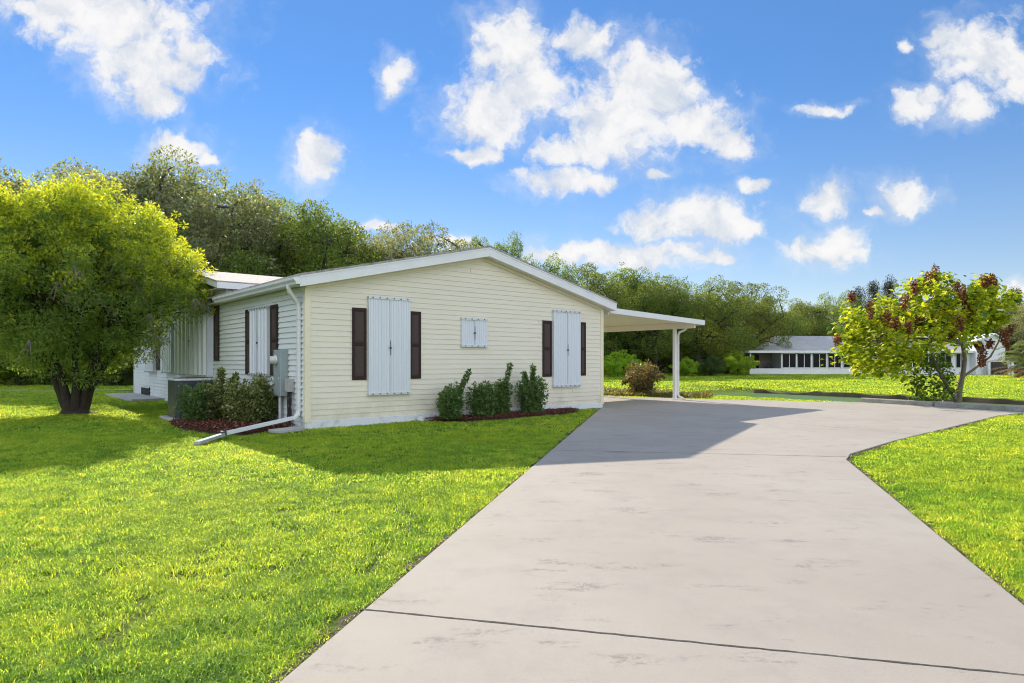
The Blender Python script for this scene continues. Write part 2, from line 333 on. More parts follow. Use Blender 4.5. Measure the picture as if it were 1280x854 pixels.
# ------------------------------------------------------------------ world: physical sky with cumulus
SUN_EL, SUN_AZ = 29.5, 24.0
EXPOSURE = 1.2; SKY_K = .05; CLOUD_L = 0.40; BACK_L = 1.32; SUN_K = 3.1
def build_world():
    w = bpy.data.worlds.new('World'); sc.world = w; w.use_nodes = True
    n = w.node_tree.nodes; l = w.node_tree.links; bg = n['Background']
    sk = n.new('ShaderNodeTexSky'); sk.sky_type = 'NISHITA'; sk.sun_disc = False
    sk.sun_elevation = math.radians(SUN_EL); sk.sun_rotation = math.radians(-SUN_AZ)
    sk.air_density = 1.0; sk.dust_density = 0.0; sk.ozone_density = 1.6; sk.altitude = 0
    def math_(op, a, b=None, c=None, clamp=False):
        x = n.new('ShaderNodeMath'); x.operation = op; x.use_clamp = clamp
        for i, q in enumerate((a, b, c)):
            if q is None: continue
            if isinstance(q, (int, float)): x.inputs[i].default_value = q
            else: l.new(q, x.inputs[i])
        return x.outputs[0]
    def vm(op, a, b=None):
        x = n.new('ShaderNodeVectorMath'); x.operation = op
        for i, q in enumerate((a, b)):
            if q is None: continue
            if isinstance(q, tuple): x.inputs[i].default_value = q
            else: l.new(q, x.inputs[i])
        return x
    tc = n.new('ShaderNodeTexCoord'); sep = n.new('ShaderNodeSeparateXYZ'); l.new(tc.outputs['Generated'], sep.inputs[0])
    x, y, z = sep.outputs
    ys = math_('MAXIMUM', y, .02)
    u = math_('DIVIDE', x, ys); v = math_('DIVIDE', z, ys)
    cmb = n.new('ShaderNodeCombineXYZ'); l.new(u, cmb.inputs[0]); l.new(v, cmb.inputs[1]); uv = cmb.outputs[0]
    def noise(vec, scale, detail, rough, col=False):
        t = n.new('ShaderNodeTexNoise'); t.inputs['Scale'].default_value = scale; t.inputs['Detail'].default_value = detail; t.inputs['Roughness'].default_value = rough; l.new(vec, t.inputs['Vector'])
        return t.outputs['Color' if col else 'Fac']
    wv = vm('SUBTRACT', noise(uv, 9, 5, .6, True), (.5, .5, .5)); ws_ = n.new('ShaderNodeVectorMath'); ws_.operation = 'SCALE'; l.new(wv.outputs[0], ws_.inputs[0]); ws_.inputs['Scale'].default_value = .085
    uvw = vm('ADD', uv, ws_.outputs[0]).outputs[0]
    blobs = [(135,25,125,48),(190,75,78,50),(60,10,62,36),(190,115,48,30),(238,62,40,24),(224,180,44,28),(262,194,16,9),(398,190,34,34),(495,92,19,27),
             (640,70,58,60),(612,140,62,46),(600,186,40,18),(665,115,48,44),(730,45,48,25),(772,150,92,58),(805,105,80,54),(865,150,66,46),(912,176,36,26),(722,185,66,22),
             (705,222,66,22),(742,224,36,16),(820,217,13,9),(790,320,112,24),(860,275,95,28),(925,290,46,18),(715,316,66,16),(890,322,34,13),(942,238,18,11),
             (1030,310,60,24),(1052,294,34,20),(1032,243,31,21),(1132,240,40,23),(1092,260,14,7),(1136,137,34,24),(1152,120,22,14),(1134,60,13,9),
             (1235,70,70,54),(1206,132,38,26),(1272,90,48,44),(1182,45,32,15),(1035,138,38,8),(1276,358,26,12),(560,300,40,9),(470,283,40,8)]
    cur = None
    for (bx_, by_, rx, ry) in blobs:
        d = vm('SUBTRACT', uvw, ((bx_-PX0)/F, (HY-by_)/F, 0)); d = vm('MULTIPLY', d.outputs[0], (F/rx/1.20, F/ry/1.20, 0))
        ln = vm('LENGTH', d.outputs[0]).outputs['Value']
        cur = ln if cur is None else math_('MINIMUM', cur, ln)
    field = math_('MAXIMUM', math_('SUBTRACT', 1.0, cur), -1.0)
    fine = noise(uvw, 26, 10, .60); low = noise(uv, 7, 4, .55)
    f2 = math_('ADD', field, math_('MULTIPLY', math_('SUBTRACT', fine, .5), 1.5))
    f2 = math_('ADD', f2, math_('MULTIPLY', math_('SUBTRACT', low, .5), .5))
    def sm(f, a, b):
        r = n.new('ShaderNodeMapRange'); r.interpolation_type = 'SMOOTHSTEP'; r.inputs['From Min'].default_value = a; r.inputs['From Max'].default_value = b; l.new(f, r.inputs['Value']); return r.outputs[0]
    front = sm(y, .04, .12)
    halo = math_('MULTIPLY', math_('MULTIPLY', sm(f2, -.45, .35), sm(low, .35, .65)), .42)
    dens = math_('MULTIPLY', math_('MAXIMUM', math_('POWER', sm(f2, .02, .62), .9), halo), front)
    # unseen clouds added behind and beside the camera, extra bright to fill the shade
    dirn = tc.outputs['Generated']
    back = math_('MULTIPLY', sm(noise(dirn, 3.2, 8, .6), .44, .58), math_('SUBTRACT', 1.0, sm(y, -.25, .05)))
    back = math_('MULTIPLY', back, sm(z, .02, .12))
    fdens = dens; dens = math_('MAXIMUM', dens, back)
    dens = math_('MULTIPLY', dens, .96)
    shade = sm(noise(uvw, 13, 7, .58), .36, .60)
    core = sm(f2, .35, 1.1)
    cl = n.new('ShaderNodeMixRGB'); cl.inputs[1].default_value = (.76*CLOUD_L, .81*CLOUD_L, .89*CLOUD_L, 1); cl.inputs[2].default_value = (1.08*CLOUD_L, 1.06*CLOUD_L, 1.04*CLOUD_L, 1)
    l.new(math_('ADD', math_('MULTIPLY', shade, .75), math_('MULTIPLY', core, .25)), cl.inputs[0])
    cb = n.new('ShaderNodeMixRGB'); l.new(back, cb.inputs[0]); l.new(cl.outputs[0], cb.inputs[1]); cb.inputs[2].default_value = (BACK_L*.97, BACK_L*.985, BACK_L, 1); cl = cb
    skm = n.new('ShaderNodeMixRGB'); skm.blend_type = 'MULTIPLY'; skm.inputs[0].default_value = 1; skm.inputs[2].default_value = (SKY_K, SKY_K, SKY_K, 1)
    tn = n.new('ShaderNodeMixRGB'); tn.inputs[1].default_value = (.88, .80, .78, 1); tn.inputs[2].default_value = (.29, .57, .90, 1); l.new(sm(z, .02, .42), tn.inputs[0])
    st = n.new('ShaderNodeMixRGB'); st.blend_type = 'MULTIPLY'; st.inputs[0].default_value = 1; l.new(sk.outputs[0], st.inputs[1]); l.new(tn.outputs[0], st.inputs[2])
    ad = n.new('ShaderNodeMixRGB'); ad.blend_type = 'ADD'; ad.inputs[0].default_value = 1; ad.inputs[2].default_value = (.62, 1.20, 2.15, 1); l.new(st.outputs[0], ad.inputs[1])
    l.new(ad.outputs[0], skm.inputs[1])
    mx = n.new('ShaderNodeMixRGB'); l.new(dens, mx.inputs[0]); l.new(skm.outputs[0], mx.inputs[1]); l.new(cl.outputs[0], mx.inputs[2])
    # strength stays the sky strength: divide the mix back out
    dv = n.new('ShaderNodeMixRGB'); dv.blend_type = 'DIVIDE'; dv.inputs[0].default_value = 1; dv.inputs[2].default_value = (SKY_K, SKY_K, SKY_K, 1); l.new(mx.outputs[0], dv.inputs[1])
    l.new(dv.outputs[0], bg.inputs[0]); bg.inputs[1].default_value = SKY_K
    try: w.cycles.sampling_method = 'MANUAL'; w.cycles.sample_map_resolution = 512
    except Exception: pass
build_world()
sun = bpy.data.lights.new('sun', 'SUN'); sun.energy = SUN_K; sun.angle = math.radians(.5); sun.color = (1, .90, .75)
so = link(bpy.data.objects.new('sun', sun)); so.location = (-20, 40, 40)
el, az = math.radians(SUN_EL), math.radians(SUN_AZ)
so.rotation_euler = Vector((math.sin(az)*math.cos(el), -math.cos(az)*math.cos(el), -math.sin(el))).to_track_quat('-Z', 'Y').to_euler()

cam = bpy.data.cameras.new('camera'); cam.sensor_width = 36; cam.lens = 36*F/1280; cam.shift_y = 25/1280; cam.clip_end = 3000; cam.clip_start = .05
co = link(bpy.data.objects.new('camera', cam)); co.location = (0, 0, CH); co.rotation_euler = (PI/2, 0, 0); sc.camera = co
sc.view_settings.view_transform = 'Standard'; sc.view_settings.look = 'None'; sc.view_settings.exposure = EXPOSURE; sc.view_settings.gamma = 1; sc.view_settings.use_curve_mapping = False
sc.render.engine = 'CYCLES'; sc.cycles.use_denoising = True; sc.cycles.filter_width = 1.05; sc.cycles.use_adaptive_sampling = False; sc.cycles.max_bounces = 7; sc.cycles.diffuse_bounces = 4; sc.cycles.transmission_bounces = 4; sc.cycles.sample_clamp_indirect = 4
try: sc.cycles.denoiser = 'OPENIMAGEDENOISE'; sc.cycles.denoising_input_passes = 'RGB_ALBEDO_NORMAL'
except Exception: pass

# ------------------------------------------------------------------ ground, drive, pond
QN = (.81, .585); QA = (.585, -.81)
def ground_z(x, y):
    x = np.asarray(x, float); y = np.asarray(y, float)
    q = QN[0]*x + QN[1]*y; r = QA[0]*x + QA[1]*y
    m = sstep(-25, -19.5, r)
    wob = (vnoise(x, y, 1.7, 5)-.5)*.5
    near = -.66*sstep(21.3, 23.9, q)
    far = .44*sstep(31.95, 32.35, q) + .22*sstep(32.5, 62, q)
    z = (near + far)*m
    z = z + (vnoise(x, y, 6, 9)-.5)*.10*sstep(24, 40, y)*(1-m*(q < 33))
    z = z + (vnoise(x, y, 2.2, 3)-.5)*.025*sstep(2, 6, y)
    return z - .012
drive = [(-3.0, -7), (-1.63, -.3), (2.60, 18.55), (2.66, 18.60)] + [tuple(P(8.9, 4)[:2])] + [(.9, 25.6), (3.45, 24.7), (6.6, 22.75), (10.9, 20.95), (11.75, 20.85), (13.75, 16.85), (12.1, 15.86), (8.58, 12.69), (6.42, 10.75), (4.9, 9.25), (4.55, 8.7), (1.19, -1.3), (.2, -7)]

def axis(knots):
    out = []
    for a, b, st in knots: out += list(np.arange(a, b, st))
    return np.array(out + [knots[-1][1]])
gx = axis([(-900, -120, 60), (-120, -40, 8), (-40, -16, 2), (-16, 32, .55), (32, 60, 2), (60, 120, 8), (120, 900, 60)])
gy = axis([(-300, -20, 20), (-20, 2, 2), (2, 46, .55), (46, 90, 2), (90, 150, 10), (150, 1500, 90)])
GX, GY = np.meshgrid(gx, gy, indexing='ij'); GZ = ground_z(GX, GY)
GZ = np.where(inpoly(GX, GY, drive), np.minimum(GZ, -.02), GZ)
nx, ny = len(gx), len(gy); idx = np.arange(nx*ny).reshape(nx, ny)
quads = np.stack([idx[:-1, :-1], idx[1:, :-1], idx[1:, 1:], idx[:-1, 1:]], -1).reshape(-1, 4)
g = np_mesh('ground', np.stack([GX, GY, GZ], -1).reshape(-1, 3), quads, M['lawn'], smooth=True); tag(g, kind='structure')

mb = MB(); mb.ext(drive, lambda a, b, c: (a, b, c), -.12, .02)
tag(mb.build('driveway', M['concrete'], bevel=.008), kind='structure')
rd = MB(); rd.bx(-120, 120, -16, -7.02, -.1, -.002); tag(rd.build('road', M['asphalt']), kind='structure')

def strip(name, pts, w, z, m, jit=.25, step=.06, seed=1, flat=False):
    rng = random.Random(seed); b = MB(); pl = []
    for (x0, y0), (x1, y1) in zip(pts[:-1], pts[1:]):
        L = math.hypot(x1-x0, y1-y0); k = max(1, int(L/step))
        for i in range(k): pl.append((x0+(x1-x0)*i/k, y0+(y1-y0)*i/k, -(y1-y0)/L, (x1-x0)/L))
    pl.append((pts[-1][0], pts[-1][1], pl[-1][2], pl[-1][3])); vs = []
    for x, y, nx_, ny_ in pl:
        a = w/2*(1+rng.uniform(-jit, jit)*2); c = w/2*(1+rng.uniform(-jit, jit)*2); j = rng.uniform(-1, 1)*w*.12
        vs += [(x+nx_*(a+j), y+ny_*(a+j), z), (x-nx_*(c-j), y-ny_*(c-j), z)]
    b.add(vs, [(2*i, 2*i+1, 2*i+3, 2*i+2) for i in range(len(pl)-1)])
    return b.build(name, m, recalc=False)
tag(strip('driveway_joint', [(-.80, 3.43), (2.26, 2.69)], .012, .0225, M['joint'], seed=2), kind='structure')
tag(strip('driveway_joint', [(.62, 9.56), (4.66, 8.92)], .015, .0245, M['joint'], seed=3), kind='structure')
tag(strip('driveway_joint', [(2.66, 18.5), (5.98, 13.65), (7.36, 11.6)], .012, .0245, M['joint'], seed=4), kind='structure')
def offs(pts, d):
    o = []
    for i, p in enumerate(pts):
        a = pts[max(i-1, 0)]; b = pts[min(i+1, len(pts)-1)]; L = math.hypot(b[0]-a[0], b[1]-a[1])
        o.append((p[0]-(b[1]-a[1])/L*d, p[1]+(b[0]-a[0])/L*d))
    return o
edgeL = [(-1.63, -.3), (2.58, 18.45)]; edgeR = [(1.19, -1.3), (4.55, 8.7), (4.9, 9.25), (6.42, 10.75), (8.58, 12.69), (12.1, 15.86), (13.7, 16.8)]
tag(strip('soil_edge', offs(edgeL, .02), .09, .004, M['soil'], jit=.5, seed=5), kind='structure')
tag(strip('soil_edge', offs(edgeR, -.02), .09, .004, M['soil'], jit=.5, seed=6), kind='structure')
# white garden path far behind the clipped tree
a, b2 = gp(-40, 489.5), gp(172, 487.5)
tag(strip('garden_path', [a, b2], .75, .012, M['pad'], jit=.02, step=1), kind='structure')

wr = np.array([-26.5, 60.0]); pts = []
wb = MB()
wp = [(QN[0]*q+QA[0]*r, QN[1]*q+QA[1]*r, -.40) for q, r in ((22, -23), (33, -23), (33, 90), (22, 90))]
wb.add(wp, [(0, 1, 2, 3)]); tag(wb.build('pond_water', M['water'], recalc=False), kind='structure')
bk = MB(); vs = []; rr_ = np.arange(-21.0, 60, .22); wq = (vnoise(rr_, rr_*0, .9, 5)-.5)*.35+(vnoise(rr_, rr_*0, .35, 6)-.5)*.14; tz = -.25+(vnoise(rr_, rr_*0, .5, 7)-.5)*.16
for r_, w_, t_ in zip(rr_, wq, tz):
    for q_, z_ in ((31.72+w_*.6, -.62), (31.78+w_*.6, -.42), (31.90+w_*.5, t_), (32.15+w_*.3, t_+.02), (32.5, -.24)): vs.append((QN[0]*q_+QA[0]*r_, QN[1]*q_+QA[1]*r_, z_))
for js, mi_ in (((0, 1), 0), ((2, 3), 1)): bk.add(vs, [(5*i+j, 5*i+j+1, 5*i+j+6, 5*i+j+5) for i in range(len(rr_)-1) for j in js], mi_, True)
tag(bk.build('pond_bank', [M['soil'], M['lawn']], recalc=False), kind='structure')

# ------------------------------------------------------------------ grass blades
house_poly = [tuple(P(t, s)[:2]) for t, s in ((-.06, -.06), (9.0, -.06), (9.0, 17.6), (-.06, 17.6))]
def ell(cx, cy, a, b, rz, n=28, j=.06, seed=3):
    r = random.Random(seed); o = []
    for k in range(n):
        an = 2*PI*k/n; q = 1+r.uniform(-j, j); x, y = a*math.cos(an)*q, b*math.sin(an)*q
        o.append((cx+x*math.cos(rz)-y*math.sin(rz), cy+x*math.sin(rz)+y*math.cos(rz)))
    return o
bedF = [tuple(P(t, s)[:2]) for t, s in ((2.7, -.08), (2.85, -.5), (3.4, -.95), (4.4, -1.05), (5.4, -1.0), (6.4, -.95), (7.0, -.75), (7.45, -.4), (7.5, -.08))]
bedS = [tuple(P(t, s)[:2]) for t, s in ((-.08, .35), (-.6, .05), (-1.3, -.35), (-1.75, .2), (-1.95, 1.3), (-1.9, 2.6), (-1.7, 3.3), (-.08, 3.3))]
acpad = [tuple(P(t, s)[:2]) for t, s in ((-1.72, 3.33), (-.6, 3.33), (-.6, 4.45), (-1.72, 4.45))]
excl = [offs_ for offs_ in (drive, house_poly, bedF, bedS, acpad)]
Tree0 = (-11.25, 16.65)
def blades(name, X, Y, hgt, wid, seed, m, label, lean=(.35, 1.7)):
    r = np.random.default_rng(seed); N = len(X)
    Z = ground_z(X, Y)
    th = r.random(N)*2*PI; ln = lean[0]+r.random(N)*(lean[1]-lean[0]); h = hgt*(.55+.7*r.random(N))
    dx, dy = np.cos(th), np.sin(th); tw = th+PI/2+(r.random(N)-.5)*.9; sx, sy = np.cos(tw)*wid/2, np.sin(tw)*wid/2
    b0 = np.stack([X-sx, Y-sy, Z], -1); b1 = np.stack([X+sx, Y+sy, Z], -1)
    mxp = X+dx*h*ln*.35; myp = Y+dy*h*ln*.35; mz = Z+h*.62
    m0 = np.stack([mxp-sx*.9, myp-sy*.9, mz], -1); m1 = np.stack([mxp+sx*.9, myp+sy*.9, mz], -1)
    tp = np.stack([X+dx*h*ln*1.05, Y+dy*h*ln*1.05, Z+h*(1.0-.35*ln)], -1)
    Vv = np.stack([b0, b1, m0, m1, tp], 1).reshape(-1, 3); o = np.arange(N)[:, None]*5
    Fc = np.concatenate([o+np.array([[0, 1, 3]]), o+np.array([[0, 3, 2]]), o+np.array([[2, 3, 4]])], 1).reshape(-1, 3)
    ob = np_mesh(name, Vv, Fc, m, attr=np.repeat(np.clip(r.normal(.42, .24, N)+.5*(vnoise(X, Y, .16, 61)-.5)+.28*(vnoise(X, Y, 1.3, 62)-.5), 0, 1), 3))
    return tag(ob, kind='stuff')
def scatter(x0, x1, y0, y1, dens, seed, keep=None, xr=1.0):
    r = np.random.default_rng(seed); N = int((x1-x0)*(y1-y0)*dens)
    X = x0+(x1-x0)*r.random(N); Y = y0+(y1-y0)*r.random(N)
    k = np.abs(X) < Y*xr+3.6
    X, Y = X[k], Y[k]
    clump = vnoise(X, Y, .13, 11)*.6+vnoise(X, Y, .42, 12)*.4
    k = r.random(len(X)) < np.clip(-.22+2.35*clump, .05, 1)
    for e in excl: k &= ~inpoly(X, Y, e)
    g_ = .008+.026*vnoise(X, Y, .25, 15)
    for ax_, ay_ in ((1, 0), (-1, 0), (0, 1), (0, -1)): k &= ~inpoly(X+ax_*g_, Y+ay_*g_, drive)
    k &= (np.hypot(X-Tree0[0], Y-Tree0[1]) > .45)
    X, Y = X[k], Y[k]
    return X, Y, r
def zone(y0, y1, xl, xr_, dens, h, w, seed):
    X, Y, r = scatter(xl, xr_, y0, y1, dens, seed)
    hh = h*(.55+.65*vnoise(X, Y, .13, 21)+.15*vnoise(X, Y, .9, 22))
    return X, Y, hh, np.full(len(X), w)
Z_ = [zone(1.6, 4.0, -7.5, 7.5, 15000, .046, .0046, 31), zone(4.0, 7.0, -10.5, 10.5, 9000, .046, .0062, 32), zone(7.0, 12.0, -14, 14, 3600, .048, .0095, 33), zone(12, 20, -22, 20, 1300, .052, .015, 34)]
X, Y, hh, ww = [np.concatenate(q) for q in zip(*Z_)]
q_ = QN[0]*X+QN[1]*Y
blades('lawn_grass', X, Y, hh, ww, 1, M['blade'], '')
# far lawns: coarser tufts
def farzone(y0, y1, x0, x1, dens, h, w, seed):
    X, Y, r = scatter(x0, x1, y0, y1, dens, seed)
    q = QN[0]*X+QN[1]*Y; rr = QA[0]*X+QA[1]*Y
    k = ~((q > 23.0) & (q < 32.1) & (rr > -22.5))
    X, Y = X[k], Y[k]
    return X, Y, h*(.5+.7*vnoise(X, Y, .9, 23)), np.full(len(X), w)
Z_ = [farzone(20, 30, -24, 24, 420, .07, .024, 41), farzone(30, 46, -30, 36, 190, .08, .036, 42), farzone(46, 72, -10, 56, 80, .09, .055, 43)]
X, Y, hh, ww = [np.concatenate(q) for q in zip(*Z_)]
blades('far_lawn_grass', X, Y, hh, ww, 2, M['blade'], '')
# taller dry grass along the pond bank and behind the carport
r = np.random.default_rng(77); X = []; Y = []
n_ = 6000; qq = 31.85+np.abs(r.normal(0, .30, n_)); rr = r.uniform(-26, 30, n_)
X.append(QN[0]*qq+QA[0]*rr); Y.append(QN[1]*qq+QA[1]*rr)
n_ = 9000; tt = r.random(n_); off = np.abs(r.normal(0, 2.6, n_))
X.append(1.5+tt*5.6+off*.35); Y.append(26.6-tt*3.4+off*.9)
X = np.concatenate(X); Y = np.concatenate(Y); k = ~inpoly(X, Y, drive); X, Y = X[k], Y[k]
isb = np.arange(len(X)) < 6000
blades('bank_grass', X[isb], Y[isb], (.13*(.4+vnoise(X, Y, .8, 3)))[isb], np.full(isb.sum(), .026), 4, M['blade'], '')
X, Y = X[~isb], Y[~isb]
blades('dry_bank_grass', X, Y, np.full(len(X), .22)*(.4+vnoise(X, Y, .8, 3)), np.full(len(X), .03), 3, M['drygrass'], '')

# ------------------------------------------------------------------ leaves
def leaf_arrays(Pp, A, Nn, L, W, fold=.18):
    A = A/np.linalg.norm(A, axis=1, keepdims=True)
    B = np.cross(A, Nn); B /= (np.linalg.norm(B, axis=1, keepdims=True)+1e-9); Nn = np.cross(B, A)
    L = np.asarray(L)[:, None]; W = np.asarray(W)[:, None]
    v0 = Pp; v1 = Pp+A*L*.5+B*W*.5+Nn*W*fold; v2 = Pp+A*L; v3 = Pp+A*L*.5-B*W*.5+Nn*W*fold
    Vv = np.stack([v0, v1, v2, v3], 1).reshape(-1, 3); o = np.arange(len(Pp))[:, None]*4
    Fc = np.concatenate([o+np.array([[0, 1, 2]]), o+np.array([[0, 2, 3]])], 1).reshape(-1, 3)
    return Vv, Fc
def rdir(r, n):
    d = r.normal(size=(n, 3)); return d/np.linalg.norm(d, axis=1, keepdims=True)
def clump_leaves(r, centers, rad, per, llen, lwid, flat=.75, droop=0.0, up=.5, hollow=.45):
    n = len(centers)*per
    c = np.repeat(centers, per, 0); R = np.repeat(np.asarray(rad), per)
    d = rdir(r, n); rr = hollow+(1-hollow)*np.sqrt(r.random(n))
    p = c+d*(R*rr)[:, None]*np.array([1, 1, flat])
    A = d*.7+rdir(r, n)*.8; A[:, 2] -= droop
    Nn = rdir(r, n)*.8+d*.4; Nn[:, 2] += up
    L = llen*(.7+.6*r.random(n)); return leaf_arrays(p, A, Nn, L, L*lwid)

def bez(a, b, c, n=6):
    a, b, c = Vector(a), Vector(b), Vector(c)
    return [a*(1-t)**2+b*2*t*(1-t)+c*t*t for t in [i/n for i in range(n+1)]]

def oak_variant(seed, H=10.0, R=5.0, base=.16, ncl=60, per=300, llen=.2, lwid=.5, lean=0.0, flatness=.8):
    """trunk mesh and crown arrays of a spreading tree, crown centred on the trunk, foot at the origin"""
    r = np.random.default_rng(seed); rd_ = random.Random(seed)
    zc = H*(base+1)/2*.98; rz = H*(1-base)/2*.95
    cen = []
    tries = 0
    while len(cen) < ncl and tries < 6000:
        tries += 1
        d = rdir(r, 1)[0]
        f = .38+.62*r.random()**.55
        az_ = math.atan2(d[1], d[0]); lump = 1+.16*math.sin(3*az_+seed)+.10*math.sin(5*az_+2.3*seed+d[2]*3)
        p = np.array([d[0]*R*f*lump, d[1]*R*f*lump, zc+d[2]*rz*f*(1+.10*math.sin(4*az_+seed*1.7))])
        if p[2] < H*base: continue
        if all(np.linalg.norm((p-q)) > H*.085 for q in cen): cen.append(p)
    cen = np.array(cen)
    tb = MB(); top = Vector((lean, 0, H*.36))
    trunk = bez((0, 0, -.15), (lean*.2, .1, H*.2), top, 6)
    tb.tube(trunk, [H*.05, H*.038, H*.034, H*.031, H*.029, H*.027, H*.024], 9)
    limbs = []
    sel = r.choice(len(cen), min(10, len(cen)), replace=False)
    for i in sel:
        t = rd_.uniform(.45, 1.0); s0 = Vector(trunk[int(t*6)]); e = Vector(cen[i])
        mid = s0.lerp(e, .5)+Vector((0, 0, -.02*H if e.z < s0.z+1 else .06*H))
        pth = bez(s0, mid, e, 6); tb.tube(pth, [H*.02*(1-.8*k/6) for k in range(7)], 6, cap=False); limbs += pth
    lp = np.array([list(q) for q in limbs])
    for c in cen:
        dd = np.linalg.norm(lp-c, axis=1)+np.maximum(0, lp[:, 2]-c[2])*.5; j = int(np.argmin(dd))
        s0 = Vector(lp[j]); e = Vector(c)
        if (e-s0).length > .3: tb.tube(bez(s0, s0.lerp(e, .5)+Vector((0, 0, .05*H*rd_.random())), e, 3), [H*.007, H*.006, H*.004, H*.002], 5, cap=False)
    rad = H*(.072+.05*r.random(len(cen)))
    Vv, Fc = clump_leaves(r, cen, rad, per, llen, lwid, flat=flatness)
    # stray sprigs that break the outline
    k2 = r.choice(len(cen), len(cen)*2); d = rdir(r, len(k2)); d[:, 2] = np.abs(d[:, 2])*.8
    sp = cen[k2]+d*rad[k2][:, None]*(1.0+.55*r.random(len(k2)))[:, None]
    V2, F2 = clump_leaves(r, sp, np.full(len(sp), H*.026), 26, llen, lwid, flat=.9, hollow=.1)
    F2 = F2+len(Vv); Vv = np.concatenate([Vv, V2]); Fc = np.concatenate([Fc, F2])
    rn = np.repeat(np.clip(r.normal(.42, .24, len(Fc)//2), 0, 1), 2)
    return tb, Vv, Fc, rn

def make_tree(name, var, leafmat, barkmat, loc, sx, sz, rz, label, cat, group=None):
    root = empty(name, loc, rz); root.scale = (sx, sx, sz)
    key = (id(var), leafmat.name)
    if key not in make_tree.cache:
        tb, Vv, Fc, rn = var
        t = tb.build('trunk', barkmat, root, recalc=False); c = np_mesh('crown', Vv, Fc, leafmat, root, attr=rn)
        make_tree.cache[key] = (t.data, c.data)
    else:
        for nm, d in zip(('trunk', 'crown'), make_tree.cache[key]): link(bpy.data.objects.new(nm, d), root)
    return tag(root, label, cat, group)
make_tree.cache = {}
oaks = [oak_variant(101, ncl=92, base=.08, per=520, llen=.15), oak_variant(102, ncl=84, R=4.7, base=.10, per=520, llen=.15), oak_variant(103, ncl=92, R=5.4, base=.1, per=520, llen=.15), oak_variant(104, ncl=78, R=4.4, base=.12, per=520, llen=.15)]
airy = [oak_variant(111, ncl=74, per=640, llen=.14, R=4.8, base=.14), oak_variant(112, ncl=64, per=620, llen=.14, R=4.4, base=.18)]
bushes = [oak_variant(121, H=10, R=6.5, base=.0, ncl=95, per=190, llen=.36), oak_variant(122, H=10, R=7.5, base=.0, ncl=90, per=190, llen=.36)]

def forest():
    rows = [  # px, distance, top row, kind, label, width factor
        (-70, 44, 200, 'g', 'grey green tall tree mostly cut off by the left picture border', 1.0),
        (12, 46, 200, 'g', 'tall airy grey tree peeking over the left end of the yellow green tree', .85),
        (85, 49, 205, 'g', 'grey green tall tree rising straight above the middle of the yellow green tree', .9),
        (150, 43, 198, 'g', 'loose topped grey tree over the right shoulder of the yellow green tree', .85),
        (222, 46, 195, 'g', 'tallest grey tree, just right of the yellow green tree, with sky holes near its top', .95),
        (282, 44, 222, 'g', 'pale grey leafed tree above the cross gable of the near house', .85),
        (338, 49, 246, 'o', 'green tree behind the roof, left of the lower rounded crowns', .9),
        (388, 45, 251, 'o', 'broad green tree over the front left roof corner of the near house', .9),
        (430, 51, 286, 'o', 'low sunlit tree filling the dip right of the broad green tree', .9),
        (478, 49, 283, 'g', 'greyish rounded tree above the left roof slope with a clear sky gap to its right', .9),
        (528, 53, 280, 'g', 'greyish tree whose top shows left of the ridge, last before the sky gap', .85),
        (600, 62, 293, 'o', 'thin green treetop just poking over the ridge, on its left', .42),
        (630, 66, 291, 'o', 'thin green treetop just poking over the ridge, directly above it', .42),
        (676, 60, 318, 'o', 'small dark treetop just right of the ridge, low behind the right roof slope', .6),
        (720, 62, 333, 'o', 'green tree behind the right roof slope near the carport', .85),
        (772, 66, 334, 'o', 'tall dark green tree over the joint of house and carport', .95),
        (818, 64, 336, 'o', 'tall dark green tree above the carport roof end', .85),
        (872, 66, 347, 'o', 'big rounded sunlit tree right of the carport post', 1.0),
        (925, 70, 356, 'o', 'dark rounded tree left behind the screened porch of the far house', .95),
        (962, 76, 368, 'o', 'green tree directly above the left roof edge of the far house', .9),
        (1005, 80, 372, 'o', 'lower green tree behind the roof middle of the far house', .95),
        (1046, 92, 364, 'o', 'distant pale domed treetop right of the far house roof middle', .7),
        (1150, 90, 378, 'o', 'distant tree hidden behind the yellow and burgundy tree', 1.0),
        (1205, 88, 386, 'o', 'distant tree above the white gable end of the far house', 1.0),
        (1262, 86, 376, 'g', 'distant grey tree at the right border above the feathery plant', .9),
        (1310, 80, 372, 'g', 'grey tree cut off by the right picture border', 1.0)]
    rg = random.Random(5)
    for i, (px, Yd, top, k, lab, wf) in enumerate(rows):
        H = (HY-top)/F*Yd+CH; X = (px-PX0)/F*Yd
        var = airy[i % 2] if k == 'g' and i < 6 else oaks[i % 4]
        make_tree('oak_tree', var, M['greyleaf'] if k == 'g' else M['oakleaf'], M['bark'], (X, Yd, float(ground_z(X, Yd))), H/10*wf*(1.05 if H > 9 else 1.1), H/10.2, rg.uniform(0, 6.3), lab, 'tree', 'trees of the wood behind the houses')
    # rear row that closes the wood
    rear = [(-140, 66, 250), (-30, 68, 262), (60, 70, 258), (140, 66, 262), (215, 70, 268), (300, 68, 280), (370, 72, 300), (450, 74, 318), (540, 80, 330), (620, 84, 345), (690, 84, 356), (745, 86, 362), (800, 84, 362), (850, 88, 366), (905, 90, 376), (985, 98, 384), (1080, 104, 384), (1180, 104, 392), (1290, 100, 384)]
    for i, (px, Yd, top) in enumerate(rear):
        H = (HY-top)/F*Yd+CH; X = (px-PX0)/F*Yd
        make_tree('oak_tree', oaks[(i+1) % 4], M['oakleaf'], M['bark'], (X, Yd, 0), H/10*1.25, H/10.2, rg.uniform(0, 6.3), 'dark tree of the rear row, seen in gaps between front trees of the wood', 'tree', 'rear row of the wood')
forest()

